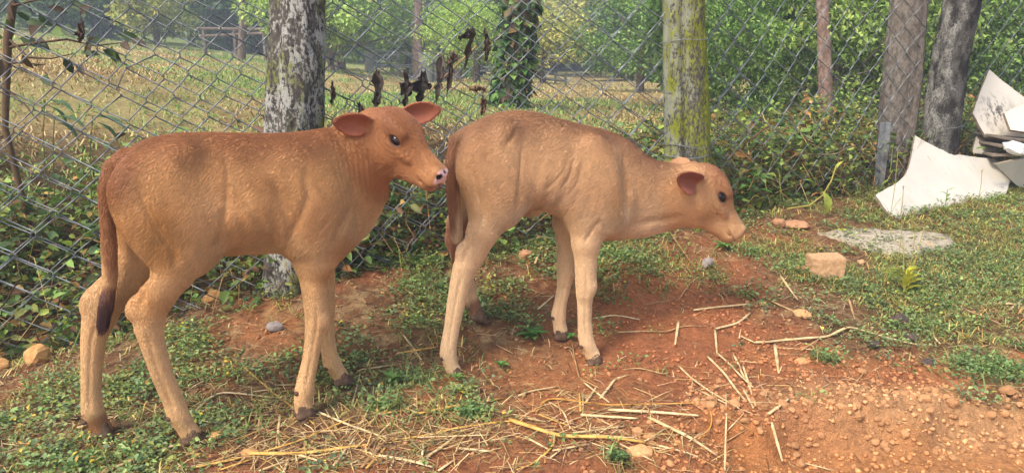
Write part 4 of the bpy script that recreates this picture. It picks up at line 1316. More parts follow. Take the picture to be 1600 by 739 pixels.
def leaf_geo(P, D, Nm, L, W, fold=0.25, droop=0.15):
    """leaves with a folded midrib: 6 vertices, 4 triangles each"""
    n = len(P)
    D = unit(D); S_ = unit(np.cross(D, Nm)); U = np.cross(S_, D)
    L = np.broadcast_to(L, (n,))[:, None]; W = np.broadcast_to(W, (n,))[:, None]
    row = lambda t, w, sg: P + D * L * t + S_ * W * (0.5 * w * sg) + U * (W * fold * w * abs(sg) + L * droop * (0.8 * t - 1.8 * t * t))
    V = np.stack([P, row(0.28, 0.92, -1), row(0.28, 0, 0), row(0.28, 0.92, 1), row(0.66, 0.78, -1), row(0.66, 0, 0), row(0.66, 0.78, 1), row(1.0, 0, 0)], 1).reshape(-1, 3)
    b = np.arange(n)[:, None] * 8
    F = np.concatenate([b + [q] for q in ([0, 1, 2], [0, 2, 3], [1, 4, 5], [1, 5, 2], [2, 5, 6], [2, 6, 3], [4, 7, 5], [5, 7, 6])]).astype(np.int32)
    return V, F, 8

def leaf2_geo(P, D, Nm, L, W, fold=0.25):
    """small leaves: 4 vertices, 2 triangles folded on the midrib"""
    n = len(P)
    D = unit(D); S_ = unit(np.cross(D, Nm)); U = np.cross(S_, D)
    L = np.broadcast_to(L, (n,))[:, None]; W = np.broadcast_to(W, (n,))[:, None]
    V = np.stack([P, P + D * L * 0.5 - S_ * W * 0.5 + U * W * fold, P + D * L, P + D * L * 0.5 + S_ * W * 0.5 + U * W * fold], 1).reshape(-1, 3)
    b = np.arange(n)[:, None] * 4
    F = np.concatenate([b + [[0, 1, 2]], b + [[0, 2, 3]]]).astype(np.int32)
    return V, F, 4

def blade_geo(P, D, L, W, droop):
    """grass blades, 5 vertices, 3 triangles"""
    n = len(P)
    D = unit(D)
    S_ = unit(np.cross(D, np.array([0.01, 0.02, 1.0])) + 1e-6)
    L = np.broadcast_to(L, (n,))[:, None]; W = np.broadcast_to(W, (n,))[:, None]; droop = np.broadcast_to(droop, (n,))[:, None]
    M_ = P + D * L * 0.55
    H_ = D * np.array([1, 1, 0.0])
    T_ = P + D * L + H_ * L * droop * 0.6 - np.array([0, 0, 1.0]) * L * droop
    V = np.stack([P - S_ * W * 0.5, P + S_ * W * 0.5, M_ - S_ * W * 0.4, M_ + S_ * W * 0.4, T_], 1).reshape(-1, 3)
    b = np.arange(n)[:, None] * 5
    F = np.concatenate([b + [[0, 1, 3]], b + [[0, 3, 2]], b + [[2, 3, 4]]]).astype(np.int32)
    return V, F, 5

class Bag:
    """collects leaf geometry of ONE object"""
    def __init__(s): s.V, s.F, s.C, s.n = [], [], [], 0
    def add(s, geo, col):
        V, F, k = geo
        s.V.append(V); s.F.append(F + s.n); s.n += len(V)
        col = np.asarray(col, float)
        s.C.append(np.repeat(col, k, 0) if col.ndim == 2 else np.tile(col, (len(V), 1)))
    def add_tube(s, P, r, col, n=5):
        V, Q = tube(P, r, n)
        F = np.concatenate([Q[:, [0, 1, 2]], Q[:, [0, 2, 3]]])
        s.V.append(V); s.F.append(F + s.n); s.n += len(V); s.C.append(np.tile(np.asarray(col, float), (len(V), 1)))
    def build(s, name, mat, parent=None, origin=None, smooth=False):
        V = np.concatenate(s.V)
        if origin is not None: V = V - np.asarray(origin)
        o = mesh_np(name, V, np.concatenate(s.F), mat, parent, smooth)
        vcol(o, 'leaf', np.concatenate(s.C))
        return o

def shade(rg, cols, n, jit=0.18):
    cols = np.array([lin(*c) for c in cols])
    c = cols[rg.integers(0, len(cols), n)]
    return (c * rg.normal(1, jit, (n, 1)).clip(0.45, 1.7) * rg.normal(1, 0.05, (n, 3))).clip(0.002, 0.9)

def rand_dir(rg, n, zlo=-1, zhi=1):
    a = rg.random(n) * 2 * np.pi; z = rg.uniform(zlo, zhi, n); r = np.sqrt(1 - z * z)
    return np.stack([r * np.cos(a), r * np.sin(a), z], 1)

GREENS = [(84, 124, 62), (70, 110, 58), (104, 140, 70), (64, 98, 60), (92, 128, 80)]
STRAWS = [(196, 166, 108), (170, 138, 88), (214, 190, 136), (146, 114, 74), (120, 94, 66)]

def scatter(rg, n, x0, x1, y0, y1, dens):
    """rejection sampling with nearness weighting"""
    out = []
    while sum(map(len, out)) < n:
        x = rg.uniform(x0, x1, 6000); y = rg.uniform(y0, y1, 6000)
        d = dens(x, y)
        k = rg.random(6000) < d
        out.append(np.stack([x[k], y[k]], 1))
    return np.concatenate(out)[:n]

# ---- low herbs, grass and litter in front of the fence
rg = np.random.default_rng(21)
def in_front(x, y): return (y < fence_y(x) + 0.12) * 1.0
def herb_density(x, y):
    z = base_z(x, y)
    g = green_w(x, y, z)
    n = fbm(np.stack([x, y], 1), 6.5, 61, 3)
    return np.clip(sstep(0.50, 0.95, g + 0.75 * n) + 0.012 * (g > 0.05), 0, 1) * in_front(x, y) * (1 - 0.62 * sstep(0.6, 1.6, x))
PL = scatter(rg, 5900, -2.2, 3.4, 1.45, 4.9, herb_density)
herbs = Bag()
m = 11
n = len(PL)
base = np.repeat(np.column_stack([PL, ground_z(PL[:, 0], PL[:, 1])]), m, 0)
size = np.repeat(rg.uniform(0.7, 1.35, n), m)
d = rand_dir(rg, n * m, -0.05, 0.75)
rad = rg.random(n * m) ** 0.7 * 0.036 * size
off = d * np.array([1, 1, 0]) * rad[:, None]
off[:, 2] = rg.uniform(0.002, 0.024, n * m) * size
nm = unit(rg.normal(0, 0.45, (n * m, 3)) + np.array([0, 0, 1.0]))
tone = np.repeat(shade(rg, [(112, 142, 92), (98, 126, 84), (134, 160, 106), (92, 116, 86), (138, 152, 92), (116, 142, 108)], n, 0.14), m, 0) * rg.normal(1, 0.14, (n * m, 1)).clip(0.5, 1.5)
yl = rg.random(n * m) < 0.04
tone[yl] = shade(rg, [(190, 176, 70), (160, 130, 70)], yl.sum())
herbs.add(leaf2_geo(base + off, d * np.array([1, 1, 0.55]), nm, rg.uniform(0.008, 0.0165, n * m) * size, rg.uniform(0.006, 0.011, n * m) * size), tone)
# creeping stems
def grass_density(x, y):
    z = base_z(x, y)
    g = green_w(x, y, z)
    n = fbm(np.stack([x, y], 1), 4.2, 71, 3)
    right = sstep(0.6, 1.6, x) 
    return np.clip(sstep(0.40, 0.95, g + 0.65 * n) * (0.45 + 0.55 * right), 0, 1) * in_front(x, y)
PG = scatter(rg, 7000, -2.2, 3.8, 1.45, 5.2, grass_density)
m = 8; n = len(PG)
base = np.repeat(np.column_stack([PG, ground_z(PG[:, 0], PG[:, 1])]), m, 0) + rg.normal(0, 0.012, (n * m, 3)) * np.array([1, 1, 0])
tone = np.repeat(shade(rg, [(124, 150, 92), (106, 134, 84), (144, 162, 98), (166, 168, 108)], n, 0.14), m, 0) * rg.normal(1, 0.15, (n * m, 1)).clip(0.5, 1.5)
dr = rg.random(n * m) < 0.28
tone[dr] = shade(rg, STRAWS, dr.sum())
herbs.add(blade_geo(base, rand_dir(rg, n * m, 0.05, 0.9), rg.uniform(0.02, 0.065, n * m), rg.uniform(0.0022, 0.0042, n * m), rg.uniform(0.1, 0.7, n * m)), tone)
# clumps of grass the photograph shows singly
for u, v, r_, k in ((960, 398, 0.22, 190), (1010, 405, 0.16, 120), (900, 400, 0.12, 70), (1530, 585, 0.15, 260), (1575, 590, 0.12, 200), (1430, 512, 0.13, 120), (1290, 570, 0.05, 60), (735, 650, 0.06, 70),
                    (965, 722, 0.03, 40), (640, 600, 0.10, 120), (600, 640, 0.07, 80), (1480, 460, 0.25, 240), (1560, 430, 0.3, 300), (1170, 395, 0.10, 90), (1240, 420, 0.15, 120), (1340, 450, 0.2, 150), (700, 470, .1, 90), (660, 440, .12, 110), (760, 395, .1, 60)):
    c = on_ground(u, v)
    q = c[:2] + rg.normal(0, r_ * 0.45, (k, 2)) * np.array([1, 0.8])
    b = np.column_stack([q, ground_z(q[:, 0], q[:, 1])])
    herbs.add(blade_geo(b, rand_dir(rg, k, 0.1, 0.9), rg.uniform(0.03, 0.085, k), rg.uniform(0.0025, 0.0048, k), rg.uniform(0.1, 0.8, k)),
              shade(rg, [(112, 138, 90), (132, 152, 98), (96, 120, 82), (158, 152, 100)], k))
    kk = k * 2
    q = c[:2] + rg.normal(0, r_ * 0.5, (kk, 2)) * np.array([1, 0.8])
    b = np.column_stack([q, ground_z(q[:, 0], q[:, 1]) + rg.uniform(0.002, 0.03, kk)])
    herbs.add(leaf2_geo(b, rand_dir(rg, kk, -0.1, 0.6), unit(rg.normal(0, .5, (kk, 3)) + [0, 0, 1]), rg.uniform(0.009, 0.02, kk), rg.uniform(0.006, 0.012, kk)),
              shade(rg, [(110, 142, 94), (122, 150, 100), (96, 124, 86)], kk))
tag(herbs.build('ground_cover', LEAF), kind='stuff')
# tiny purple flowers on the left
# dead litter: bits of stem, blades and twigs
lit = Bag()
def litter_density(x, y):
    z = base_z(x, y)
    g = green_w(x, y, z)
    n = fbm(np.stack([x, y], 1), 3.2, 81, 3)
    return np.clip(0.16 + 0.9 * sstep(0.2, 0.7, g + 0.5 * n), 0, 1) * in_front(x, y) * (1 - 0.75 * sstep(0.6, 0.9, x) * sstep(2.1, 1.9, y))
PB = scatter(rg, 30000, -2.2, 3.8, 1.45, 5.2, litter_density)
n = len(PB)
b = np.column_stack([PB, ground_z(PB[:, 0], PB[:, 1]) + rg.uniform(0.001, 0.012, n)])
lit.add(blade_geo(b, rand_dir(rg, n, -0.12, 0.22), rg.uniform(0.012, 0.07, n), rg.uniform(0.0012, 0.003, n), rg.uniform(0, 0.3, n)),
        shade(rg, [(190, 160, 110), (150, 118, 80), (112, 84, 58), (84, 62, 46), (206, 184, 136), (70, 52, 42)], n))
for u, v, su, sv, k in ((560, 690, 110, 22, 520), (450, 715, 90, 16, 260), (910, 655, 90, 26, 420), (960, 700, 100, 16, 300), (700, 690, 90, 22, 240), (1150, 610, 60, 40, 160), (400, 640, 70, 25, 200), (870, 480, 70, 30, 160), (1000, 440, 90, 30, 160)):
    k = int(k * 0.75)
    uu, vv = rg.normal(u, su, k), rg.normal(v, sv, k).clip(360, 760)
    tt = (0.0 - CAM_H) / (-SP + (-(vv - 369.5) / FOC) * CP)
    X_ = (uu - 800) / FOC * tt; Y_ = (CP + (-(vv - 369.5) / FOC) * SP) * tt
    b = np.column_stack([X_, Y_, ground_z(X_, Y_) + rg.uniform(0.001, 0.012, k)])
    lit.add(blade_geo(b, rand_dir(rg, k, -0.03, 0.12), rg.uniform(0.03, 0.13, k), rg.uniform(0.0012, 0.0034, k), rg.uniform(0, 0.15, k)),
            shade(rg, [(198, 164, 104), (176, 138, 82), (208, 180, 128), (136, 104, 68), (112, 84, 58)], k, 0.25))
tag(lit.build('dead_litter', DRY), kind='stuff')

# ---- undergrowth on the bank behind the fence
ug = Bag()
rg = np.random.default_rng(31)
def ug_density(x, y):
    db = y - fence_y(x)
    left = sstep(0.35, -0.3, x)
    reach = np.interp(x, [-2.5, -1.2, 0.0, 1.0, 2.5, 4], [1.35, 1.1, 0.8, 1.1, 1.3, 1.3])
    w = sstep(-0.12, 0.05, db) * sstep(reach, reach * 0.55, db)
    clear = sstep(0.15, 0.3, np.abs(x + 0.80) + 0.6 * (db < -0.03))
    n = fbm(np.stack([x, y], 1), 3.5, 91, 3)
    return w * np.clip(0.55 + 0.9 * n, 0.05, 1)
PU = scatter(rg, 7600, -3.2, 4.6, 1.9, 6.6, ug_density)
n = len(PU)
gzv = ground_z(PU[:, 0], PU[:, 1])
hN = np.interp(PU[:, 0], [-3, -1, 0.2, 1.2, 4], [0.36, 0.32, 0.24, 0.34, 0.40]) * (0.5 + 0.8 * (fbm(PU, 2.5, 95, 2) * 0.5 + 0.5))
m = 6
base = np.repeat(np.column_stack([PU, gzv]), m, 0) + rg.normal(0, 0.035, (n * m, 3)) * np.array([1, 1, 0])
base[:, 2] += rg.random(n * m) ** 1.5 * np.repeat(hN, m)
big = np.repeat(rg.choice([0.6, 1.0, 1.5], n, p=[0.4, 0.45, 0.15]), m)
pal = [(96, 128, 68), (80, 110, 60), (118, 148, 78), (68, 92, 56), (142, 160, 84), (90, 118, 82), (104, 112, 64)]
tone = np.repeat(shade(rg, pal, n, 0.2), m, 0) * rg.normal(1, 0.16, (n * m, 1)).clip(0.45, 1.5)
dd = rg.random(n * m) < np.interp(base[:, 0], [-2, 0.5, 1.5], [0.14, 0.18, 0.16])
tone[dd] = shade(rg, [(150, 116, 76), (110, 80, 54), (86, 62, 46), (180, 150, 98)], dd.sum())
ug.add(leaf_geo(base, rand_dir(rg, n * m, -0.5, 0.6), unit(rg.normal(0, 0.5, (n * m, 3)) + [0, -0.25, 0.9]), rg.uniform(0.022, 0.048, n * m) * big, rg.uniform(0.013, 0.026, n * m) * big), tone)
# stems, dead vines and dry grass among it
n = 4200
q = PU[rg.integers(0, len(PU), n)] + rg.normal(0, 0.04, (n, 2))
b = np.column_stack([q, ground_z(q[:, 0], q[:, 1])]); b[:, 2] += rg.random(n) * 0.15
ug.add(blade_geo(b, rand_dir(rg, n, -0.1, 0.95), rg.uniform(0.12, 0.38, n), rg.uniform(0.002, 0.0045, n), rg.uniform(0.1, 0.7, n)),
       shade(rg, [(150, 122, 84), (108, 82, 58), (190, 164, 112), (74, 58, 44), (110, 128, 66)], n))
for k in range(260):
    x = rg.uniform(-2.6, 4.2); y = fence_y(x) + rg.uniform(-0.05, 0.55) + 0.15 * (x > 1.7)
    z = float(base_z(x, y)) + rg.uniform(0.0, 0.22)
    P = [np.array([x, y, z])]
    dv = rand_dir(rg, 1, -0.2, 0.5)[0]
    for j in range(7):
        dv = unit(dv + rg.normal(0, 0.45, 3) * np.array([1, 1, 0.7])); P.append(P[-1] + dv * rg.uniform(0.03, 0.07))
    ug.add_tube(P, rg.uniform(0.0015, 0.004), shade(rg, [(104, 84, 64), (70, 54, 44), (140, 112, 80), (130, 126, 110)], 1)[0], 4)
n = 3200
q = PU[PU[:, 0] > 0.7]; q = q[rg.integers(0, len(q), n)] + rg.normal(0, 0.06, (n, 2))
b = np.column_stack([q, ground_z(q[:, 0], q[:, 1])]); b[:, 2] += rg.random(n) * 0.30
ug.add(blade_geo(b, rand_dir(rg, n, -0.3, 0.8), rg.uniform(0.06, 0.22, n), rg.uniform(0.0025, 0.006, n), rg.uniform(0.1, 0.9, n)),
       shade(rg, [(186, 156, 104), (150, 120, 80), (206, 180, 128), (110, 82, 58), (132, 142, 80)], n))
tag(ug.build('undergrowth', LEAF), kind='stuff')

# ---- dry grass of the field
fg = Bag()
rg = np.random.default_rng(41)
def field_pts(n, y0, y1, pw):
    y = y0 + (y1 - y0) * rg.random(n) ** pw
    x = rg.uniform(-0.82, 0.72, n) * (y + 0.6)
    k = (y - fence_y(x) > 0.9)
    return np.stack([x[k], y[k]], 1)
PF = np.concatenate([field_pts(15000, 3.3, 19, 1.25), field_pts(9000, 3.2, 8.5, 1.0)])
PF = PF[rg.random(len(PF)) < np.clip(0.75 + 0.6 * fbm(PF, 0.9, 99, 3), 0.1, 1)]
n = len(PF); m = 5
gzf = ground_z(PF[:, 0], PF[:, 1])
base = np.repeat(np.column_stack([PF, gzf]), m, 0) + rg.normal(0, 0.05, (n * m, 3)) * np.array([1, 1, 0])
far = np.repeat(PF[:, 1], m)
tone = np.repeat(shade(rg, [(180, 154, 102), (160, 132, 84), (198, 176, 126), (136, 108, 70)], n, 0.12), m, 0) * rg.normal(1, 0.15, (n * m, 1)).clip(0.5, 1.4)
gpatch = np.repeat(fbm(PF, 0.55, 103, 3) + 0.12 * sstep(9, 16, PF[:, 1]) * (PF[:, 0] < -3) + 0.15 * sstep(0.5, 3, PF[:, 0]), m) + rg.normal(0, 0.12, n * m)
gr = gpatch > 0.16
tone[gr] = shade(rg, [(120, 148, 72), (98, 128, 62), (150, 160, 88)], gr.sum())
fg.add(blade_geo(base, rand_dir(rg, n * m, 0.0, 0.9), rg.uniform(0.03, 0.09, n * m) * (1 + 0.02 * far), rg.uniform(0.004, 0.009, n * m) * (0.7 + 0.09 * far), rg.uniform(0.2, 0.9, n * m)), tone)
tag(fg.build('dry_field_grass', DRY), kind='stuff')

# ================================================================== shrubs and trees
def crown_mesh(name, seed, n, R_, leaf, pal, squash=0.8, clumps=26, pinnate=False):
    """leaf clumps spread through the volume of a crown of radius 1 scaled to R_"""
    rg = np.random.default_rng(seed)
    c = rand_dir(rg, clumps) * (rg.random((clumps, 1)) ** 0.45) * R_ * np.array([1, 1, squash]) * 0.85
    cr = rg.uniform(0.14, 0.34, clumps) * R_
    ct = rg.normal(1, 0.2, clumps).clip(0.6, 1.5)
    k = rg.integers(0, clumps, n)
    q = rand_dir(rg, n) * (rg.random((n, 1)) ** 0.38)
    P = c[k] + q * cr[k][:, None] * np.array([1, 1, 0.72])
    d = unit(q + rg.normal(0, 0.7, (n, 3)) + np.array([0, 0, -0.25]))
    nm = unit(q * 0.6 + rg.normal(0, 0.45, (n, 3)) + np.array([0, 0, 0.8]))
    L = rg.uniform(0.6, 1.25, n) * leaf
    V, F, kk = leaf2_geo(P, d, nm, L, L * rg.uniform(0.38, 0.6, n), 0.18)
    col = shade(rg, pal, n, 0.14) * ct[k][:, None]
    me_o = mesh_np(name, V, F, LEAF)
    vcol(me_o, 'leaf', np.repeat(col, kk, 0).clip(0.002, 0.9))
    me = me_o.data
    bpy.data.objects.remove(me_o)
    return me, c

WOOD = bark_material('brown bark', (0.14, 0.10, 0.075), (0.05, 0.035, 0.028), (0.26, 0.22, 0.18), None, (0.52, 0.7), scale=6)
WOODR = bark_material('reddish bark', (0.24, 0.15, 0.11), (0.10, 0.06, 0.045), (0.34, 0.26, 0.2), None, (0.52, 0.7), scale=6)
SHRUB_PAL = [[(98, 134, 74), (82, 116, 64), (124, 156, 88)], [(136, 168, 94), (120, 154, 82), (158, 182, 108)], [(72, 104, 66), (62, 92, 60), (92, 124, 78)],
             [(162, 168, 96), (180, 178, 108), (136, 152, 88)]]
CROWNS = {}
for key, seed, n, leaf, pi_, sq, cl in (('bushy', 1, 6500, 0.105, 0, 0.8, 46), ('airy', 2, 4600, 0.10, 1, 0.75, 40), ('dark', 3, 7000, 0.11, 2, 0.85, 46), ('yellow', 4, 4600, 0.095, 3, 0.75, 40),
                                        ('fine', 5, 7500, 0.062, 0, 0.8, 60), ('finelight', 6, 6500, 0.064, 1, 0.8, 60)):
    CROWNS[key] = crown_mesh(key + '_crown', seed, n, 1.0, leaf, SHRUB_PAL[pi_], sq, cl)

def tree(name, label, cat, x, y, h, crown, cr, trunk_r, mat=None, rz=0.0, lean=(0, 0), low=0.35, group=None, limbs=5):
    """trunk, limbs and a crown; h = height of the crown's centre above the ground, cr = crown radii"""
    z = gz(x, y)
    r = empty(name, (x, y, z), rz)
    tag(r, label, cat, group)
    me, cc = CROWNS[crown]
    s_ = np.array(cr, float) * np.ones(3)
    tb = Bag()
    rgt = np.random.default_rng(int(abs(x * 91 + y * 37)) + 3)
    top = np.array([lean[0], lean[1], h])
    mid = top * low + np.array([rgt.normal(0, 0.05) * h, 0, 0])
    V1, Q1 = tube([(0, 0, -0.05), mid * 0.5, mid, top * 0.75, top * 1.05], [trunk_r, trunk_r * 0.9, trunk_r * 0.8, trunk_r * 0.5, trunk_r * 0.2], 9)
    Vs, Qs, o_ = [V1], [Q1], len(V1)
    idx = rgt.choice(len(cc), min(limbs, len(cc)), replace=False)
    for i in idx:
        e = cc[i] * s_ + top
        a = top * rgt.uniform(low * 0.8, 0.8)
        b_ = a * 0.5 + e * 0.5 + rgt.normal(0, 0.06, 3) * h
        V2, Q2 = tube([a, b_, e], [trunk_r * 0.45, trunk_r * 0.3, trunk_r * 0.1], 6)
        Vs.append(V2); Qs.append(Q2 + o_); o_ += len(V2)
    mesh_np('trunk', np.concatenate(Vs), np.concatenate(Qs), mat or WOOD, r, True)
    obj_from(me, 'crown', r, top, (0, 0, rgt.uniform(0, 6.28)), s_)
    return r

def at_px(u, Y):       # world x of a pixel column at distance Y on the ground
    zz = float(base_z([(u - 800) / FOC * Y], [Y])[0])
    d = Y * CP - (zz - CAM_H) * SP
    return (u - 800) / FOC * d

# shrubs close behind the fence on the right: u, Y, centre height, crown, radii
SH = [(1130, 6.2, 0.75, 'fine', (0.75, 0.6, 0.75)), (1215, 7.2, 1.1, 'fine', (0.95, 0.8, 1.1)), (1300, 6.6, 0.85, 'finelight', (0.8, 0.7, 0.9)), (1375, 7.6, 1.3, 'fine', (1.0, 0.9, 1.3)),
      (1455, 6.9, 0.95, 'finelight', (0.8, 0.7, 0.95)), (1545, 7.4, 1.15, 'fine', (1.0, 0.8, 1.15)), (1600, 6.6, 0.8, 'fine', (0.8, 0.6, 0.8)), (1690, 7.6, 1.2, 'fine', (1.1, 0.9, 1.2)),
      (1090, 8.6, 1.2, 'bushy', (0.9, 0.8, 1.0)), (1180, 9.5, 1.5, 'bushy', (1.2, 1.0, 1.4)), (1270, 9.8, 1.7, 'dark', (1.3, 1.1, 1.6)), (1420, 9.6, 1.7, 'bushy', (1.4, 1.1, 1.6)), (1560, 9.8, 1.8, 'dark', (1.4, 1.1, 1.7)), (1700, 10.0, 1.8, 'bushy', (1.5, 1.2, 1.7))]
words = ['ferny green shrub just behind the mossy trunk', 'leafy shrub behind the fence right of the mossy trunk', 'lighter green shrub behind the fence midway to the wooden post', 'tall fine leaved shrub behind the wooden post',
         'light green shrub seen between the post and the crooked trunk', 'tall shrub right of the crooked trunk behind the fence', 'shrub behind the broken boards at the right edge', 'tall shrub just beyond the right edge of the picture',
         'bushy young tree behind the mossy trunk', 'mid green tree behind the ferny shrubs right of the mossy trunk', 'dark dense tree behind the shrubs left of the wooden post', 'bushy tree behind the wooden post and crooked trunk', 'dark dense tree behind the boards at far right', 'bushy tree beyond the right edge of the picture']
for (u, Y, h, cw, cr), lb in zip(SH, words):
    h = cr[2] * (0.72 if Y < 8 else 0.78)
    big_ = Y > 8
    tree('tree' if big_ else 'shrub', lb, 'tree' if big_ else 'shrub', at_px(u, Y), Y, h, cw, cr, 0.07 if big_ else 0.025, group='trees behind the right of the fence' if big_ else 'shrubs behind the right of the fence', limbs=7)
TR = [(520, 13.5, 1.1, 'airy', 0.8, 'small pale green bush right of the pale trunk, nearer than the trees'), (715, 14, 1.1, 'finelight', 0.9, 'small light bush by the low rail fence'), (745, 12, 1.0, 'finelight', 0.8, 'small light green bush left of the vine covered trunk, nearer than the trees'), (850, 15, 1.1, 'yellow', 0.9, 'straw coloured bush right of the vine covered trunk'), (1000, 12.5, 1.2, 'fine', 1.0, 'leafy bush just left of the mossy trunk'), (470, 14, 1.2, 'airy', 1.0, 'pale green bush close behind the pale trunk'), (-60, 19, 1.6, 'bushy', 2.0, 'bushy tree on the field bank at the left edge'), (40, 23, 1.5, 'airy', 2.0, 'pale green tree on the bank at upper left'), (150, 21, 1.4, 'bushy', 1.7, 'green tree on the bank above the dry field, left of the bare bush'),
      (245, 19, 1.3, 'yellow', 1.3, 'thin greyish green bush at the top of the dry field'), (300, 25, 2.0, 'airy', 2.2, 'airy green tree behind the log rails'), (385, 24, 2.3, 'dark', 2.4, 'dark tree behind the slender trunk at upper left'), (450, 26, 2.2, 'bushy', 2.3, 'bushy tree hidden behind the pale trunk'),
      (535, 17, 1.6, 'airy', 1.35, 'bright green tree right of the pale trunk at the field edge'), (575, 30, 3.4, 'dark', 3.4, 'tall dark tree behind the bright green tree'), (640, 20, 1.5, 'airy', 1.5, 'light green bush above the cow gate'), (700, 19, 1.5, 'airy', 1.6, 'light green bush right of the cow gate'),
      (668, 31, 3.6, 'bushy', 3.2, 'hazy tree behind the pinkish trunk'), (755, 21, 1.7, 'bushy', 1.6, 'green bush left of the vine covered trunk'), (770, 33, 3.8, 'dark', 3.5, 'tall dim tree behind the vine covered trunk'),
      (865, 27, 2.6, 'yellow', 2.3, 'yellowish green tree right of the vine covered trunk'), (935, 24, 2.0, 'yellow', 1.9, 'yellow tinged tree over the middle of the field'), (900, 36, 4.2, 'dark', 4.0, 'blue green tall tree in the hazy middle distance'),
      (985, 20, 1.6, 'dark', 1.5, 'dark green bush left of the mossy trunk'), (1010, 32, 3.6, 'bushy', 3.4, 'hazy tall tree behind the mossy trunk'), (1110, 22, 2.4, 'dark', 2.4, 'dark tree far behind the ferny shrubs'), (1230, 21, 2.4, 'bushy', 2.4, 'tree far behind the shrubs left of the wooden post'), (1370, 20, 2.4, 'dark', 2.5, 'dark tree far behind the wooden post'), (1520, 21, 2.5, 'bushy', 2.6, 'tree far behind the crooked trunk'), (1680, 20, 2.5, 'dark', 2.6, 'dark tree far behind the right edge')]
for u, Y, h, cw, cr, lb in TR:
    tree('tree', lb, 'tree', at_px(u, Y), Y, max(h * 0.72, cr * 0.62), cw, (cr * 1.25, cr * 0.9, cr), 0.045 * cr + 0.03, group='trees beyond the field', limbs=6)
# the far wood closing the view
fw = Bag()
rg = np.random.default_rng(51)
nb = 240
ang = rg.uniform(-1.05, 1.05, nb); dist = rg.uniform(38, 52, nb)
cx, cy = np.sin(ang) * dist, np.cos(ang) * dist
cz = base_z(cx, cy) + rg.uniform(0.5, 8.5, nb)
cr = rg.uniform(1.6, 3.4, nb)
ct = shade(rg, [(70, 104, 66), (60, 92, 62), (92, 124, 74), (120, 138, 84), (80, 112, 70)], nb, 0.15)
k = rg.integers(0, nb, 26000)
q = rand_dir(rg, len(k)) * rg.random((len(k), 1)) ** 0.33
P = np.stack([cx[k], cy[k], cz[k]], 1) + q * cr[k][:, None]
L = rg.uniform(0.35, 0.8, len(k))
fw.add(leaf2_geo(P, unit(q + rg.normal(0, .6, q.shape)), unit(q + rg.normal(0, .4, q.shape) + [0, 0, .6]), L, L * 0.6), ct[k] * rg.normal(1, 0.15, (len(k), 1)).clip(0.5, 1.5))
tag(fw.build('far_wood', LEAF), kind='stuff')
# ================================================================== stones, clods, brick, slab
rgO = np.random.default_rng(61)
def rock_mesh(name, mat, seed, r=(1, 1, 1), sub=2, rough=0.22, flat=0.0, freq=1.6, facet=True):
    bm = bmesh.new()
    bmesh.ops.create_icosphere(bm, subdivisions=sub, radius=1.0)
    P = np.array([v.co[:] for v in bm.verts])
    d = 1 + rough * fbm(P, freq, seed, 3) + 0.5 * rough * np.abs(vnoise(P, freq * 2.3, seed + 5))
    rg_ = np.random.default_rng(seed)
    if facet:                                   # broken faces
        for k in range(7):
            nrm = unit(rg_.normal(0, 1, 3)); h = rg_.uniform(0.62, 0.9)
            t = (P * d[:, None]) @ nrm
            d = np.where(t > h, d * (h + 0.15 * (t - h)) / np.maximum(t, 1e-6), d)
    P = P * d[:, None] * np.array(r)
    if flat: P[:, 2] = np.where(P[:, 2] < -flat * r[2], -flat * r[2], P[:, 2])
    for v, p in zip(bm.verts, P): v.co = p.tolist()
    me = bpy.data.meshes.new(name); bm.to_mesh(me); bm.free()
    me.materials.append(mat)
    return me

def earth_mat(name, c1, c2, scale=60, bumps=0.8, bd=0.004):
    t = NT(name); t.set(Roughness=0.95); t.b.inputs['Specular IOR Level'].default_value = 0.1
    co = t.coord('Object')
    gi = t.n('ObjectInfo')
    n = t.noise(scale, 6, 0.7, co)
    c = t.ramp(n, [(0.28, c1), (0.72, c2)])
    c = t.mix(1.0, c, t.ramp(gi.outputs['Random'], [(0.0, 0.78), (1.0, 1.2)]), 'MULTIPLY')
    t.color(c); t.bump(n, bumps, bd)
    return t.m
CLOD = earth_mat('clod earth', lin(168, 114, 72), lin(212, 162, 112))
STONE_Y = earth_mat('ochre stone', lin(150, 104, 58), lin(206, 160, 104), 45)
STONE_G = earth_mat('grey stone', lin(128, 116, 108), lin(168, 154, 144), 40, 0.4)
STONE_R = earth_mat('reddish stone', lin(150, 104, 72), lin(196, 148, 108), 45)
DARKC = earth_mat('dark crumb', lin(58, 46, 42), lin(98, 82, 74), 50)

def stone(name, label, u, v, w, h, mat, seed, rot=0.0, group=None, cat='stone', sink=0.25, sub=3, rough=0.22, dep=0.8):
    p = on_ground(u, v)
    d = p[1] * CP - (p[2] - CAM_H) * SP
    W, Hh = w / FOC * d / 2, h / FOC * d / 2
    me = rock_mesh(name, mat, seed, (W, W * dep, Hh), sub, rough, 0.75)
    o = obj_from(me, name, None, (p[0], p[1], p[2] + Hh * (1 - sink) * 0.75), (0, 0, rot))
    return tag(o, label, cat, group)

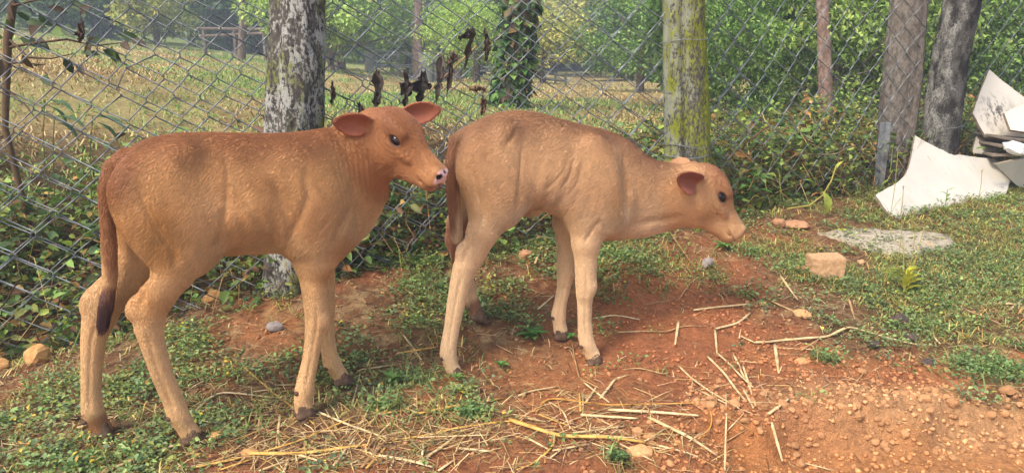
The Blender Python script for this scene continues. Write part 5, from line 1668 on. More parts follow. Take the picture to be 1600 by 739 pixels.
stone('stone', 'rounded grey stone lying by the trunk foot between the left calf legs', 430, 521, 26, 19, STONE_G, 3, sub=3, rough=0.12)
stone('stone', 'ochre stone at the foot of the fence, lower left of a pair', 58, 570, 42, 40, STONE_Y, 4, 0.4)
stone('stone', 'larger ochre stone at the fence foot behind the left calf tail', 68, 545, 44, 34, STONE_Y, 5, 1.2)
stone('stone', 'small ochre stone at the very left edge by the fence foot', 6, 580, 22, 26, STONE_Y, 14, 0.3)
stone('stone', 'pale ochre stone under the belly of the left calf', 333, 472, 36, 24, STONE_Y, 6, 0.2)
stone('stone', 'brown stone beside the far hind leg of the left calf', 176, 520, 26, 20, STONE_R, 7, 0.2)
stone('stone', 'pinkish stone at the left end of the grassy ledge, in front of the weeds', 1216, 356, 22, 18, STONE_R, 8)
stone('stone', 'long low reddish stone beside the pinkish stone near the weeds', 1243, 356, 44, 14, STONE_R, 9, 0.1)
stone('stone', 'flat pinkish stone left of the brick', 1250, 428, 18, 10, STONE_R, 10)
stone('stone', 'small round pinkish stone right of the brick', 1345, 415, 12, 9, STONE_R, 11)
stone('stone', 'pale stone at the tip of the stalk behind the left calf hoof', 340, 684, 26, 14, STONE_Y, 12, 0.3)
stone('stone', 'pale flat stone among straw at the bottom left of the picture', 392, 714, 26, 14, STONE_Y, 13, 0.2)
stone('clod', 'double lobed pink clod below the broken straw at right', 1252, 572, 24, 13, CLOD, 21, 0.1, cat='clod')
stone('clod', 'tan clod at the end of the upper long straw', 1253, 497, 28, 16, CLOD, 22, -0.5, cat='clod')
stone('clod', 'dark grey crumb heap behind the dug soil, larger one', 1405, 508, 30, 22, DARKC, 23, 0.2, cat='clod')
stone('clod', 'dark grey crumb in front of the larger dark heap', 1425, 533, 24, 14, DARKC, 24, 0.2, cat='clod')
stone('clod', 'small dark clod on the slope of the dug soil', 1365, 548, 20, 12, DARKC, 25, 0.2, cat='clod')
stone('clod', 'brown black clod beside the grass tuft at right', 1450, 577, 24, 14, DARKC, 26, 0.4, cat='clod')
stone('clod', 'big pale clod under the thick straw in the small hollow', 1000, 717, 46, 30, CLOD, 27, 0.3, cat='clod')
stone('clod', 'pair of rounded clods above the thick straw, left one', 994, 682, 20, 17, CLOD, 28, 0.3, cat='clod')
stone('clod', 'flat ochre clod above the thick straw, right of a rounded one', 1015, 688, 24, 15, CLOD, 29, 0.9, cat='clod')
stone('clod', 'reddish brown clod embedded in the bank under the right calf belly', 822, 402, 26, 18, STONE_R, 30, 0.9, cat='clod')
stone('clod', 'dark stone in the red soil heap below the lowered head', 1105, 415, 24, 20, STONE_G, 31, 0.9, cat='clod')

# clods of the dug soil, one object each, on shared shapes
clod_me = [rock_mesh('clod', CLOD, 100 + k, (1, rgO.uniform(0.7, 1), rgO.uniform(0.55, 0.8)), 2, 0.46, 0.8, 2.2) for k in range(9)]
def clod_density(x, y):
    ledge = np.exp(-((y - 1.90) / 0.10) ** 2) * sstep(0.40, 0.62, x)
    w = clod_w(x, y) * sstep(2.35, 2.1, y)
    return np.clip(0.10 * w + 1.0 * ledge + 0.25 * w * sstep(-0.1, 0.5, fbm(np.stack([x, y], 1), 5, 7, 2)), 0, 1)
QC = scatter(rgO, 262, -0.25, 1.75, 1.50, 2.45, clod_density)
for k, (x, y) in enumerate(QC):
    ledge = math.exp(-((y - 1.90) / 0.12) ** 2) * (x > 0.5)
    s_ = rgO.uniform(0.005, 0.010) * (1 + 1.0 * ledge * rgO.random() + 0.7 * (rgO.random() < 0.12))
    o = obj_from(clod_me[k % 9], 'clod', None, (x, y, gz(x, y) + s_ * 0.25), (rgO.normal(0, 0.2), rgO.normal(0, 0.2), rgO.uniform(0, 6.28)), (s_, s_, s_))
    if y > 2.05: tag(o, 'crumbly clod on the open red soil behind the dug edge', 'clod', 'clods scattered on the red soil')
    elif x > 0.5:
        hw = 'larger pale orange clod' if s_ > 0.012 else 'small pale orange clod'
        wh = 'at the left end of the dug edge' if x < 0.85 else 'in the middle of the dug edge' if x < 1.2 else 'at the right end of the dug edge'
        if y < 1.80: wh = 'fallen into the smooth hollow at lower right'
        tag(o, hw + ' ' + wh, 'clod', hw + 's ' + wh)
    else: tag(o, 'crumbly clod on the red soil among the scattered straw', 'clod', 'clods among the straw')
# crumbs too small to pick apart
def crumb_density(x, y):
    w = clod_w(x, y)
    ledge = np.exp(-((y - 1.88) / 0.16) ** 2) * sstep(0.35, 0.6, x)
    return np.clip(0.10 + 0.40 * w * (0.4 + 2.2 * fbm(np.stack([x, y], 1), 5, 17, 3)) + 0.6 * ledge, 0, 1) * (y < fence_y(x) - 0.05)
QK = scatter(rgO, 19000, -1.6, 2.6, 1.48, 3.2, crumb_density)
ico = bmesh.new(); bmesh.ops.create_icosphere(ico, subdivisions=1, radius=1.0)
IV = np.array([v.co[:] for v in ico.verts]); IF = np.array([[v.index for v in f.verts] for f in ico.faces]); ico.free()
n = len(QK)
sz = 0.0014 + 0.0085 * rgO.random(n) ** 4.0
cen = np.column_stack([QK, ground_z(QK[:, 0], QK[:, 1]) + sz * 0.3])
Vc = cen[:, None] + IV[None] * sz[:, None, None] * rgO.uniform(0.45, 1.3, (n, len(IV), 1)) * np.array([1, 1, 0.75])
Fc = (np.arange(n)[:, None, None] * len(IV) + IF[None]).reshape(-1, 3)
t = NT('soil crumbs'); t.set(Roughness=0.95); t.b.inputs['Specular IOR Level'].default_value = 0.1; t.color(t.attr('leaf'))
cr_o = mesh_np('soil_crumbs', Vc.reshape(-1, 3), Fc, t.m)
ccol = ground_colour(QK[:, 0], QK[:, 1], cen[:, 2]) * 0.9 + 0.1 * lin(200, 150, 104)
vcol(cr_o, 'leaf', np.repeat(ccol * rgO.normal(1.02, 0.2, (n, 1)).clip(0.45, 1.6), len(IV), 0).clip(0, 0.9))
tag(cr_o, kind='stuff')

# brick
BR = earth_mat('brick', lin(146, 108, 74), lin(190, 152, 112), 70, 0.9, 0.004)
def brick(u, v):
    p = on_ground(u, v)
    bm = bmesh.new()
    bmesh.ops.create_cube(bm, size=1)
    bmesh.ops.subdivide_edges(bm, edges=bm.edges[:], cuts=9, use_grid_fill=True)
    V = np.array([q.co[:] for q in bm.verts])
    V = V * np.array([0.128, 0.092, 0.088])
    ed = (np.abs(np.abs(V) - np.array([0.064, 0.046, 0.044])) < 1e-4).sum(1)
    V = V * np.where(ed >= 2, 0.98, 1.0)[:, None]
    V += (0.0022 * fbm(V, 30, 4, 3) + 0.002 * fbm(V, 80, 9, 2))[:, None] * unit(V)
    V[:, 2] += 0.004 * np.sin(V[:, 0] * 30) * (V[:, 2] > 0)
    for q, c in zip(bm.verts, V): q.co = c.tolist()
    me = bpy.data.meshes.new('brick'); bm.to_mesh(me); bm.free(); me.materials.append(BR)
    o = obj_from(me, 'brick', None, (p[0], p[1] + 0.04, p[2] + 0.045), (0.04, 0.03, R(-4)))
    return tag(o, 'worn half brick of pale orange clay lying in the grass', 'brick')
brick(1293, 442)

# pale flat slab sunk in the grass
def slab():
    px = [(1281, 366), (1300, 362), (1340, 361), (1383, 362), (1420, 367), (1455, 369), (1476, 372), (1483, 380), (1470, 388), (1450, 396), (1432, 404), (1400, 404), (1378, 399), (1352, 393), (1330, 384), (1305, 377)]
    P = np.array([on_ground(*q) for q in px])
    c = P.mean(0)
    rings = []
    for f, dz in ((1.03, -0.03), (1.0, 0.002), (0.97, 0.010), (0.88, 0.015), (0.76, 0.017), (0.62, 0.018), (0.48, 0.018), (0.34, 0.018), (0.2, 0.018)):
        q = c + (P - c) * f
        q2 = []
        for a, b in zip(q, np.roll(q, -1, 0)):
            for t_ in np.linspace(0, 1, 8, endpoint=False): q2.append(a + (b - a) * t_)
        q2 = np.array(q2); q2[:, 2] = base_z(q2[:, 0], q2[:, 1]) + dz
        q2[:, :2] += 0.03 * np.stack([fbm(q2[:, :2], 14, 3, 2), fbm(q2[:, :2], 14, 8, 2)], 1) * (f > 0.9)
        q2[:, 2] += 0.012 * fbm(q2[:, :2], 26, 5, 3) + 0.006 * (vnoise(q2[:, :2], 9, 12) > 0.15)
        rings.append(q2)
    n_ = len(rings[0]); V = np.concatenate(rings + [c[None] + [0, 0, 0.012]])
    Q = []
    for k in range(len(rings) - 1):
        i = np.arange(n_); j = (i + 1) % n_
        Q.append(np.stack([k * n_ + i, k * n_ + j, (k + 1) * n_ + j, (k + 1) * n_ + i], 1))
    b = (len(rings) - 1) * n_; i = np.arange(n_)
    T = np.stack([b + i, b + (i + 1) % n_, np.full(n_, len(V) - 1)], 1)
    t = NT('rough mortar'); t.set(Roughness=0.95); t.b.inputs['Specular IOR Level'].default_value = 0.1
    co = t.coord(); mp = t.n('Mapping'); mp.inputs['Scale'].default_value = (0.6, 1.6, 1); t.l(co, mp.inputs['Vector'])
    n1 = t.noise(38, 6, 0.75, mp.outputs[0], 0.6); n2 = t.noise(9, 4, 0.6, co)
    c1 = t.ramp(n1, [(0.34, lin(96, 84, 66)), (0.47, lin(166, 152, 128)), (0.75, lin(198, 186, 162))])
    t.color(t.mix(t.ramp(n2, [(0.60, 0.0), (0.72, 0.7)]), c1, lin(196, 158, 112)))
    t.bump(n1, 1.0, 0.012)
    o = mesh_np('mortar_slab', V - c, [np.concatenate(Q), T], t.m, None, True)
    o.location = c
    return tag(o, 'pale flat slab of rough cracked mortar sunk in the grass before the boards', 'slab')
slab()

# ================================================================== broken white boards
def board_material(name, rgb, stain=0.0):
    t = NT(name); t.set(Roughness=0.6); t.b.inputs['Specular IOR Level'].default_value = 0.3
    co = t.coord()
    n = t.noise(5, 5, 0.6, co); n2 = t.noise(70, 4, 0.6, co)
    c = t.ramp(n, [(0.25, np.array(rgb) * 0.86), (0.6, rgb)])
    n3 = t.noise(14, 6, 0.75, co)
    c = t.mix(t.ramp(n2, [(0.66, 0.0), (0.78, 0.45)]), c, lin(150, 132, 108))
    c = t.mix(t.ramp(n3, [(0.58, 0.0), (0.74, 0.5)]), c, lin(168, 146, 116))
    if stain:
        mp = t.n('Mapping'); mp.inputs['Scale'].default_value = (26, 26, 9); t.l(co, mp.inputs['Vector'])
        s1 = t.noise(1.0, 5, 0.7, mp.outputs[0])
        dist = t.n('VectorMath', operation='DISTANCE'); t.l(co, dist.inputs[0]); dist.inputs[1].default_value = stain
        m = t.math('MULTIPLY', t.ramp(dist.outputs['Value'], [(0.02, 1.0), (0.16, 0.0)]), t.ramp(s1, [(0.48, 0.0), (0.58, 1.0)]))
        c = t.mix(m, c, lin(58, 52, 48))
    t.color(c); t.bump(n2, 0.12, 0.001)
    return t.m
WHITE = board_material('white board face', lin(194, 185, 168))
EDGE = simple_mat('board core', lin(128, 112, 92), 0.9, 0.3, 60, 0.5, 0.002)

def plate(name, label, px, depth_fn, thick, mat, extra=None):
    """a broken sheet: outline in the photograph laid onto its own tilted plane and given thickness"""
    P = []
    for u, v in px:
        p0, nrm = depth_fn
        r = ray(u, v); c = np.array([0, 0, CAM_H])
        t_ = np.dot(np.array(p0) - c, nrm) / np.dot(r, nrm)
        P.append(c + r * t_)
    P = np.array(P)
    # fine ragged outline
    out = []
    rg_ = np.random.default_rng(len(px))
    for a, b in zip(P, np.roll(P, -1, 0)):
        m = max(int(np.linalg.norm(b - a) / 0.03), 1)
        for t_ in np.linspace(0, 1, m, endpoint=False):
            out.append(a + (b - a) * t_ + (rg_.normal(0, 0.0006, 3) if t_ > 0 else 0))
    P = np.array(out)
    nrm = np.array(depth_fn[1], float); nrm /= np.linalg.norm(nrm)
    o0 = P.mean(0)
    bm = bmesh.new()
    fr_ = [bm.verts.new((p - o0).tolist()) for p in P]
    bk = [bm.verts.new((p - o0 + nrm * -thick * -1).tolist()) for p in P] if False else [bm.verts.new((p - o0 - nrm * thick).tolist()) for p in P]
    f1 = bm.faces.new(fr_); f2 = bm.faces.new(bk[::-1])
    n_ = len(P)
    for i in range(n_):
        f = bm.faces.new([fr_[(i + 1) % n_], fr_[i], bk[i], bk[(i + 1) % n_]]); f.material_index = 1
    bmesh.ops.triangulate(bm, faces=[f1, f2])
    bmesh.ops.recalc_face_normals(bm, faces=bm.faces[:])
    me = bpy.data.meshes.new(name); bm.to_mesh(me); bm.free()
    me.materials.append(mat); me.materials.append(EDGE)
    o = obj_from(me, name, None, o0)
    return tag(o, label, 'board')

def plane3(a, b, c):
    n_ = np.cross(np.array(b) - a, np.array(c) - a); n_ /= np.linalg.norm(n_)
    if n_[1] > 0: n_ = -n_
    return (np.array(a), n_)
g1, g2 = on_ground(1396, 341), on_ground(1560, 309)
g1[2] = base_z(g1[0], g1[1]); g2[2] = base_z(g2[0], g2[1])
up = at_y(1440, 225, 4.14)
plate('broken_board', 'largest white board with a concave broken edge, leaning at the foot of the crooked trunk',
      [(1430, 212), (1445, 221), (1468, 233), (1495, 241), (1520, 245), (1556, 249), (1575, 262), (1578, 285), (1572, 303), (1556, 309), (1530, 315), (1505, 321), (1480, 326), (1452, 332), (1424, 337), (1416, 338), (1410, 342), (1395, 342), (1381, 324), (1368, 305), (1388, 293), (1404, 284), (1414, 274), (1420, 262), (1424, 246), (1427, 228)],
      plane3(g1, g2, up), 0.014, WHITE)
a1, a2, a3 = at_y(1545, 232, 4.30), at_y(1640, 240, 4.34), at_y(1546, 110, 4.58)
sc_ = at_y(1561, 172, 4.42) - (at_y(1546, 110, 4.58) + at_y(1640, 240, 4.34)) / 2
WST = board_material('scorched white board', lin(190, 180, 163), (-0.11, -0.02, 0.02))
plate('broken_board', 'upright white board with a pointed top and black scribbled stains, at the right edge',
      [(1546, 109), (1562, 123), (1600, 152), (1650, 190), (1655, 230), (1600, 224), (1565, 220), (1541, 214), (1531, 198), (1520, 177), (1530, 148)], plane3(a1, a2, a3), 0.016, WST)
b1, b2, b3 = at_y(1570, 205, 4.20), at_y(1640, 215, 4.22), at_y(1570, 165, 4.30)
plate('broken_board', 'small beige board piece leaning on the stained board', [(1569, 176), (1590, 167), (1640, 150), (1650, 215), (1600, 206), (1579, 203)], plane3(b1, b2, b3), 0.016, board_material('beige board', lin(208, 194, 172)))
b1, b2, b3 = at_y(1525, 240, 4.36), at_y(1600, 250, 4.38), at_y(1532, 195, 4.46)
plate('broken_board', 'grey board end standing under the stained board', [(1531, 197), (1546, 206), (1558, 220), (1556, 243), (1525, 240), (1519, 238)], plane3(b1, b2, b3), 0.014, board_material('grey board', lin(176, 166, 150)))
b1, b2, b3 = on_ground(1592, 297), on_ground(1640, 292), at_y(1600, 250, 4.16)
plate('broken_board', 'lower white board corner resting on the ground at the right edge', [(1555, 257), (1570, 254), (1600, 248), (1650, 246), (1655, 300), (1600, 294), (1590, 291), (1573, 275)], plane3(b1, b2, b3), 0.016, board_material('white board corner', lin(192, 183, 166)))
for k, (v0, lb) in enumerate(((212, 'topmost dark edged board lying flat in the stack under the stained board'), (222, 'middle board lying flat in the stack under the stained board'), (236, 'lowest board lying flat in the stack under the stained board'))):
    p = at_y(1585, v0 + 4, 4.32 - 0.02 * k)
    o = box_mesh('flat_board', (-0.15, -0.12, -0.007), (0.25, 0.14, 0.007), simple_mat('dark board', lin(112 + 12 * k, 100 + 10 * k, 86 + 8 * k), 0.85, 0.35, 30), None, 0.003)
    o.location = p; o.rotation_euler = (R(4 - 3 * k), R(5 - 4 * k), R(12 - 14 * k))
    tag(o, lb, 'board')
p = at_y(1590, 232, 4.12)
me = rock_mesh('foam_chunk', simple_mat('white foam', lin(226, 222, 214), 0.9, 0.2, 80, 0.8, 0.006), 77, (0.075, 0.05, 0.042), 4, 0.35, 0.9, 3.0)
tag(obj_from(me, 'foam_chunk', None, p, (0, 0.2, 0.3)), 'crumpled white chunk wedged between the boards at the right edge', 'rubble')

# ================================================================== straw
STRAW_M = []
for nm_, c1, c2 in (('pale straw', (168, 134, 84), (222, 196, 146)), ('golden straw', (170, 122, 50), (222, 178, 92)), ('brown straw', (136, 100, 60), (188, 150, 100)), ('orange straw', (150, 96, 36), (200, 146, 64))):
    t = NT(nm_); t.set(Roughness=0.55); t.b.inputs['Specular IOR Level'].default_value = 0.35
    co = t.coord(); mp = t.n('Mapping'); mp.inputs['Scale'].default_value = (1, 1, 1); t.l(co, mp.inputs['Vector'])
    n1 = t.noise(26, 4, 0.6, mp.outputs[0]); n2 = t.noise(300, 2, 0.5, co)
    c = t.ramp(n1, [(0.3, lin(*c1)), (0.7, lin(*c2))])
    t.color(t.mix(1.0, c, t.ramp(n2, [(0.3, 0.8), (0.7, 1.15)]), 'MULTIPLY'))
    STRAW_M.append(t.m)
rgS = np.random.default_rng(71)
def straw(px, w, m=0, label=None, group=None, lift=0.0):
    P = np.array([on_ground(u, v) for u, v in px])
    d = np.mean(P[:, 1]) * CP + 0.5
    rad = w / FOC * d * 0.5 * 0.70
    out = []
    for a, b in zip(P[:-1], P[1:]):                      # each internode is straight and lies over the lumps
        k = max(int(np.linalg.norm(b - a) / 0.02), 3)
        q = a + (b - a) * np.linspace(0, 1, k + 1)[:, None]
        q[:, 2] += max(0.0, float(np.percentile(ground_z(q[:, 0], q[:, 1]) - q[:, 2], 70))) + rad * 0.6 + 0.001 + lift
        out.append(q if b is P[-1] or len(P) == 2 else q[:-1])
    Q = np.concatenate(out)
    for _ in range(2):
        if len(Q) > 4: Q[1:-1] = Q[1:-1] * 0.5 + 0.25 * (Q[:-2] + Q[2:])
    L_ = np.concatenate([[0], np.cumsum(np.linalg.norm(np.diff(Q, axis=0), axis=1))]); T_ = L_ / L_[-1]
    taper = np.interp(T_, [0, 0.03, 0.6, 1], [0.85, 1, 0.92, 0.6]) * (1 + 0.05 * np.sin(T_ * 23 + w))
    o0 = Q.mean(0)
    V, F = tube(Q - o0, rad * taper, 7)
    V[:, 2] = (V[:, 2] - np.repeat(Q[:, 2] - o0[2], 7)) * 0.62 + np.repeat(Q[:, 2] - o0[2], 7)
    capA = [list(range(7))[::-1]]; capB = [list(range(len(V) - 7, len(V)))]
    o = mesh_np('straw_stalk', V, [F, np.array(capA), np.array(capB)], STRAW_M[m], None, True)
    o.location = o0
    u, v = np.mean([q[0] for q in px]), np.mean([q[1] for q in px])
    if label is None:
        dx, dy = px[-1][0] - px[0][0], px[-1][1] - px[0][1]
        if dx < 0: dx, dy = -dx, -dy
        ln = math.hypot(dx, dy)
        an = math.degrees(math.atan2(dy, dx))
        di = 'level' if abs(an) < 14 else 'upright' if abs(an) > 66 else 'slanting down' if an > 0 else 'slanting up'
        siz = 'short' if ln < 36 else 'middling' if ln < 70 else 'long'
        col_ = ('pale', 'golden', 'brown', 'orange')[m]
        if u < 360: wh, group = 'in the low herbs by the left calf', 'stalks by the left calf'
        elif v > 570 and u < 470: wh, group = 'at the left end of the bottom left pile', 'straw pile left of bottom centre'
        elif v > 570 and u < 560: wh, group = 'in the middle of the bottom left pile', 'straw pile left of bottom centre'
        elif v > 570 and u < 640: wh, group = 'at the right end of the bottom left pile', 'straw pile left of bottom centre'
        elif v > 570 and u < 800: wh, group = 'between the two straw piles', 'straw between the piles'
        elif v > 570 and u < 905: wh, group = 'in the left half of the bottom centre pile', 'straw pile at bottom centre'
        elif v > 570 and u < 1060: wh, group = 'in the right half of the bottom centre pile', 'straw pile at bottom centre'
        elif u < 720: wh, group = 'on the bank between the two calves', 'stalks near the right calf'
        elif u < 1060: wh, group = 'on the bank near the right calf feet', 'stalks near the right calf'
        elif u < 1330: wh, group = ('on the upper red soil' if v < 560 else 'on the lower red soil') + ' right of the right calf', 'straw on the open red soil'
        else: wh, group = 'at the grassy edge at right', 'stalks at the right grassy edge'
        label = siz + ' ' + col_ + ' straw ' + di + ', ' + wh
    return tag(o, label, 'straw', group)
S1 = [([(160, 739), (240, 712), (318, 687)], 8, 0, 'thick pale stalk in front of the near hind hoof of the left calf'),
      ([(24, 682), (126, 635)], 4, 0), ([(122, 676), (211, 645)], 5, 0), ([(160, 625), (212, 630)], 3, 2),
      ([(300, 652), (318, 636), (337, 618), (352, 617), (440, 626)], 6, 0, 'kinked pale stalk between the left calf hind and front feet'),
      ([(374, 569), (440, 625), (497, 668)], 4, 1, 'golden straw slanting down to the left calf near front hoof'), ([(396, 616), (440, 612)], 4, 0), ([(430, 603), (463, 606)], 4, 0),
      ([(365, 653), (438, 652)], 4, 2), ([(438, 652), (434, 678), (430, 705)], 6, 0), ([(318, 663), (345, 661)], 3, 0), ([(346, 658), (368, 686)], 6, 0),
      ([(300, 739), (370, 720), (465, 690), (560, 655)], 6, 1, 'long golden straw rising to the right through the left pile'),
      ([(498, 647), (540, 666), (613, 692)], 6, 0), ([(390, 717), (480, 711), (592, 699)], 10, 1, 'thickest golden straw lying level across the left pile'),
      ([(405, 737), (450, 718), (500, 712)], 6, 0), ([(455, 707), (490, 720), (520, 735)], 6, 0), ([(475, 695), (500, 708)], 6, 2), ([(443, 739), (452, 718)], 6, 0), ([(520, 739), (540, 708), (562, 679)], 7, 0),
      ([(613, 692), (660, 684), (710, 673), (790, 669), (850, 680)], 6, 1, 'very long golden straw joining the two piles'), ([(573, 739), (595, 712), (613, 692)], 7, 1),
      ([(593, 719), (640, 729), (690, 741)], 8, 0), ([(652, 651), (720, 638), (797, 622)], 7, 1, 'long straight golden straw below the right calf near hind hoof'), ([(633, 642), (652, 651)], 5, 0), ([(590, 650), (640, 646)], 4, 1),
      ([(652, 731), (690, 704), (725, 675)], 7, 0), ([(652, 688), (765, 687)], 4, 0), ([(713, 703), (768, 711)], 8, 0), ([(550, 640), (563, 583)], 4, 0), ([(590, 652), (591, 606)], 4, 1),
      ([(565, 739), (590, 708), (615, 678)], 7, 2), ([(562, 580), (618, 571)], 4, 0), ([(685, 741), (712, 725)], 6, 0), ([(630, 522), (646, 544), (665, 572)], 5, 0), ([(620, 556), (682, 546)], 5, 1),
      ([(500, 655), (535, 700)], 4, 2), ([(470, 680), (560, 672)], 4, 0), ([(575, 668), (600, 640)], 4, 0), ([(540, 690), (575, 650)], 4, 0), ([(420, 690), (392, 739)], 5, 2), ([(345, 739), (400, 722)], 5, 1), ([(515, 720), (548, 712)], 5, 0), ([(555, 735), (590, 727)], 5, 2), ([(610, 735), (622, 712)], 5, 0), ([(660, 720), (662, 690)], 5, 0), ([(610, 700), (650, 712)], 4, 2), ([(690, 706), (742, 690)], 3, 0), ([(640, 700), (700, 694)], 3, 2),
      ([(810, 624), (831, 613), (880, 607)], 5, 0), ([(838, 650), (851, 631), (868, 628), (910, 639), (960, 641), (1040, 639), (1095, 643), (1111, 660), (1111, 684), (1085, 702)], 5, 3, 'long bent orange straw arching round the bottom centre pile'),
      ([(950, 647), (1020, 656), (1102, 668)], 9, 0, 'thick pale straw lying level under the bent orange straw'), ([(907, 657), (998, 661)], 8, 0),
      ([(796, 670), (870, 690), (950, 696), (1022, 701)], 11, 1, 'thickest straw stalk at bottom centre, fraying at its right end'), ([(1015, 699), (1060, 713), (1105, 735)], 5, 0), ([(1012, 700), (1075, 716)], 4, 0), ([(1010, 703), (1050, 722)], 4, 2),
      ([(1012, 662), (1070, 695), (1131, 732)], 9, 0, 'straight pale straw slanting down to the right of the bottom centre pile'), ([(895, 684), (975, 673)], 6, 0), ([(820, 690), (857, 710)], 6, 0), ([(863, 713), (922, 701)], 6, 0),
      ([(868, 690), (862, 710), (830, 732), (795, 741)], 5, 1, 'curled golden straw at the left end of the bottom centre pile'), ([(907, 655), (905, 622)], 5, 1), ([(910, 656), (911, 622)], 4, 0), ([(915, 638), (933, 610)], 5, 0), ([(938, 630), (962, 602)], 6, 0), ([(912, 606), (952, 637)], 5, 0), ([(962, 603), (982, 592)], 4, 0),
      ([(858, 632), (880, 650), (893, 684)], 4, 0), ([(869, 660), (883, 688)], 4, 2), ([(820, 663), (852, 667)], 4, 0), ([(842, 657), (886, 670)], 5, 1), ([(887, 655), (915, 636)], 4, 2), ([(920, 690), (990, 697)], 4, 0), ([(985, 668), (1000, 692)], 4, 2), ([(930, 660), (1000, 694)], 3, 0), ([(1000, 700), (1040, 680)], 4, 0), ([(925, 700), (960, 716)], 4, 0), ([(968, 706), (1020, 735)], 4, 0), ([(880, 668), (960, 640)], 3, 0), ([(860, 725), (880, 708)], 4, 0),
      ([(973, 584), (1000, 580), (1038, 593), (1050, 582)], 4, 2), ([(1060, 576), (1085, 605), (1120, 630), (1160, 665)], 5, 0), ([(1094, 622), (1135, 646)], 5, 0), ([(1132, 741), (1133, 680), (1133, 624)], 4, 0), ([(1132, 700), (1160, 665)], 3, 0),
      ([(1105, 565), (1135, 599), (1152, 620), (1172, 650)], 6, 0), ([(1120, 562), (1150, 590), (1180, 625)], 5, 0), ([(1145, 566), (1158, 590), (1178, 612)], 5, 0), ([(1083, 489), (1140, 483), (1205, 478)], 6, 0, 'uppermost long straight straw on the red soil'), ([(1205, 478), (1252, 496)], 5, 2), ([(1218, 435), (1232, 455), (1249, 479)], 5, 0, 'short pale straw standing out of the grass left of the brick'),
      ([(1118, 521), (1152, 511), (1176, 492)], 6, 0), ([(1000, 523), (1040, 523), (1070, 515), (1114, 515)], 4, 2), ([(1060, 506), (1057, 528), (1054, 551)], 6, 0), ([(1117, 519), (1120, 562)], 5, 0), ([(1180, 548), (1210, 540), (1288, 535), (1325, 520), (1385, 532), (1447, 546)], 7, 0, 'longest bent straw on the red soil, below the brick'), ([(1210, 546), (1216, 592)], 7, 0, 'short thick straw pointing down from the longest bent straw'), ([(1155, 534), (1180, 548)], 4, 0), ([(1215, 553), (1277, 553)], 4, 0), ([(1250, 558), (1290, 530)], 4, 2), ([(1155, 575), (1185, 575)], 3, 0), ([(1086, 580), (1090, 570)], 3, 0),
      ([(1468, 545), (1457, 530), (1456, 512), (1470, 500), (1510, 488), (1545, 480), (1602, 486)], 4, 0, 'thin curling stalk looping over the soil at the right'), ([(1470, 472), (1500, 488), (1572, 520)], 4, 2), ([(1510, 467), (1493, 501)], 4, 0), ([(1540, 478), (1605, 482)], 6, 0), ([(1575, 495), (1602, 472)], 4, 0), ([(1580, 457), (1605, 465)], 6, 0), ([(1530, 552), (1563, 543)], 4, 2), ([(1440, 550), (1472, 577)], 4, 2),
      ([(1204, 672), (1214, 705), (1226, 741)], 7, 0, 'straw stalk running out of the bottom edge beside the hollow'), ([(1200, 660), (1233, 633)], 7, 0), ([(1160, 585), (1180, 642)], 5, 0), ([(1160, 618), (1176, 652)], 5, 0), ([(1245, 724), (1302, 736)], 3, 0), ([(1330, 615), (1345, 595), (1358, 577)], 3, 2), ([(1325, 474), (1335, 506)], 5, 2),
      ([(926, 501), (961, 495), (1010, 506)], 5, 0), ([(966, 521), (1018, 524)], 3, 0), ([(840, 490), (866, 465)], 5, 0), ([(745, 528), (783, 531)], 3, 2), ([(775, 545), (802, 556)], 3, 2), ([(780, 440), (852, 465)], 4, 2), ([(836, 420), (856, 366)], 5, 0), ([(905, 590), (897, 560), (893, 530)], 3, 2), ([(1010, 480), (1055, 468)], 3, 2), ([(1060, 470), (1080, 445), (1100, 430)], 3, 2), ([(1125, 705), (1165, 690)], 3, 2), ([(1080, 625), (1100, 612)], 3, 2)]
for q in S1:
    straw(q[0], q[1], q[2], q[3] if len(q) > 3 else None, lift=rgS.uniform(0, 0.004))

# ================================================================== single plants
def make_plant(name, label, u, v, leaves, cat='plant', stem=None, mat=None, base=None):
    """leaves: list of (base offset xyz, direction, length, width, rgb); stem: list of polylines in metres"""
    p = on_ground(u, v) if base is None else np.array(base)
    r = empty(name, tuple(p)); tag(r, label, cat)
    if stem:
        b = Bag()
        for P, rr, col in stem: b.add_tube(P, rr, lin(*col), 5)
        b.build('stem', LEAF, r, None, True)
    for (o_, d_, L, W, col) in leaves:
        b = Bag()
        # a leaf of six cross rows, folded and arched
        n_ = 7; D = unit(np.array(d_, float)); S_ = unit(np.cross(D, [0.02, 0.01, 1.0])); U = np.cross(S_, D)
        ts = np.linspace(0, 1, n_); ww = W * np.array([0.12, 0.62, 0.95, 1.0, 0.80, 0.42, 0.02])
        C_ = np.array(o_) + D * (ts * L)[:, None] + U * (0.16 * L * np.sin(ts * 2.2) - 0.20 * L * ts ** 2)[:, None]
        rows = np.stack([C_ - S_ * ww[:, None] / 2 + U * ww[:, None] * 0.16, C_, C_ + S_ * ww[:, None] / 2 + U * ww[:, None] * 0.16], 1).reshape(-1, 3)
        F = []
        for i in range(n_ - 1):
            for j in range(2):
                a = i * 3 + j; F += [[a, a + 1, a + 4], [a, a + 4, a + 3]]
        b.add((rows, np.array(F, np.int32), len(rows)), lin(*col))
        b.build('leaf', mat or LEAF, r, None, True)
    return r
rp = np.random.default_rng(81)
def rosette(k, L, W, cols, zlo=0.05, zhi=0.5, r0=0.0, h=0.01):
    out = []
    for i in range(k):
        a = i * 2.4 + rp.normal(0, 0.2); z = rp.uniform(zlo, zhi)
        d = np.array([math.cos(a), math.sin(a), z])
        s_ = rp.uniform(0.65, 1.1)
        out.append((d * np.array([r0, r0, 0]) + [0, 0, h + rp.random() * 0.01], d, L * s_, W * s_, cols[rp.integers(len(cols))]))
    return out
G1 = [(84, 132, 70), (98, 146, 78), (76, 120, 64)]
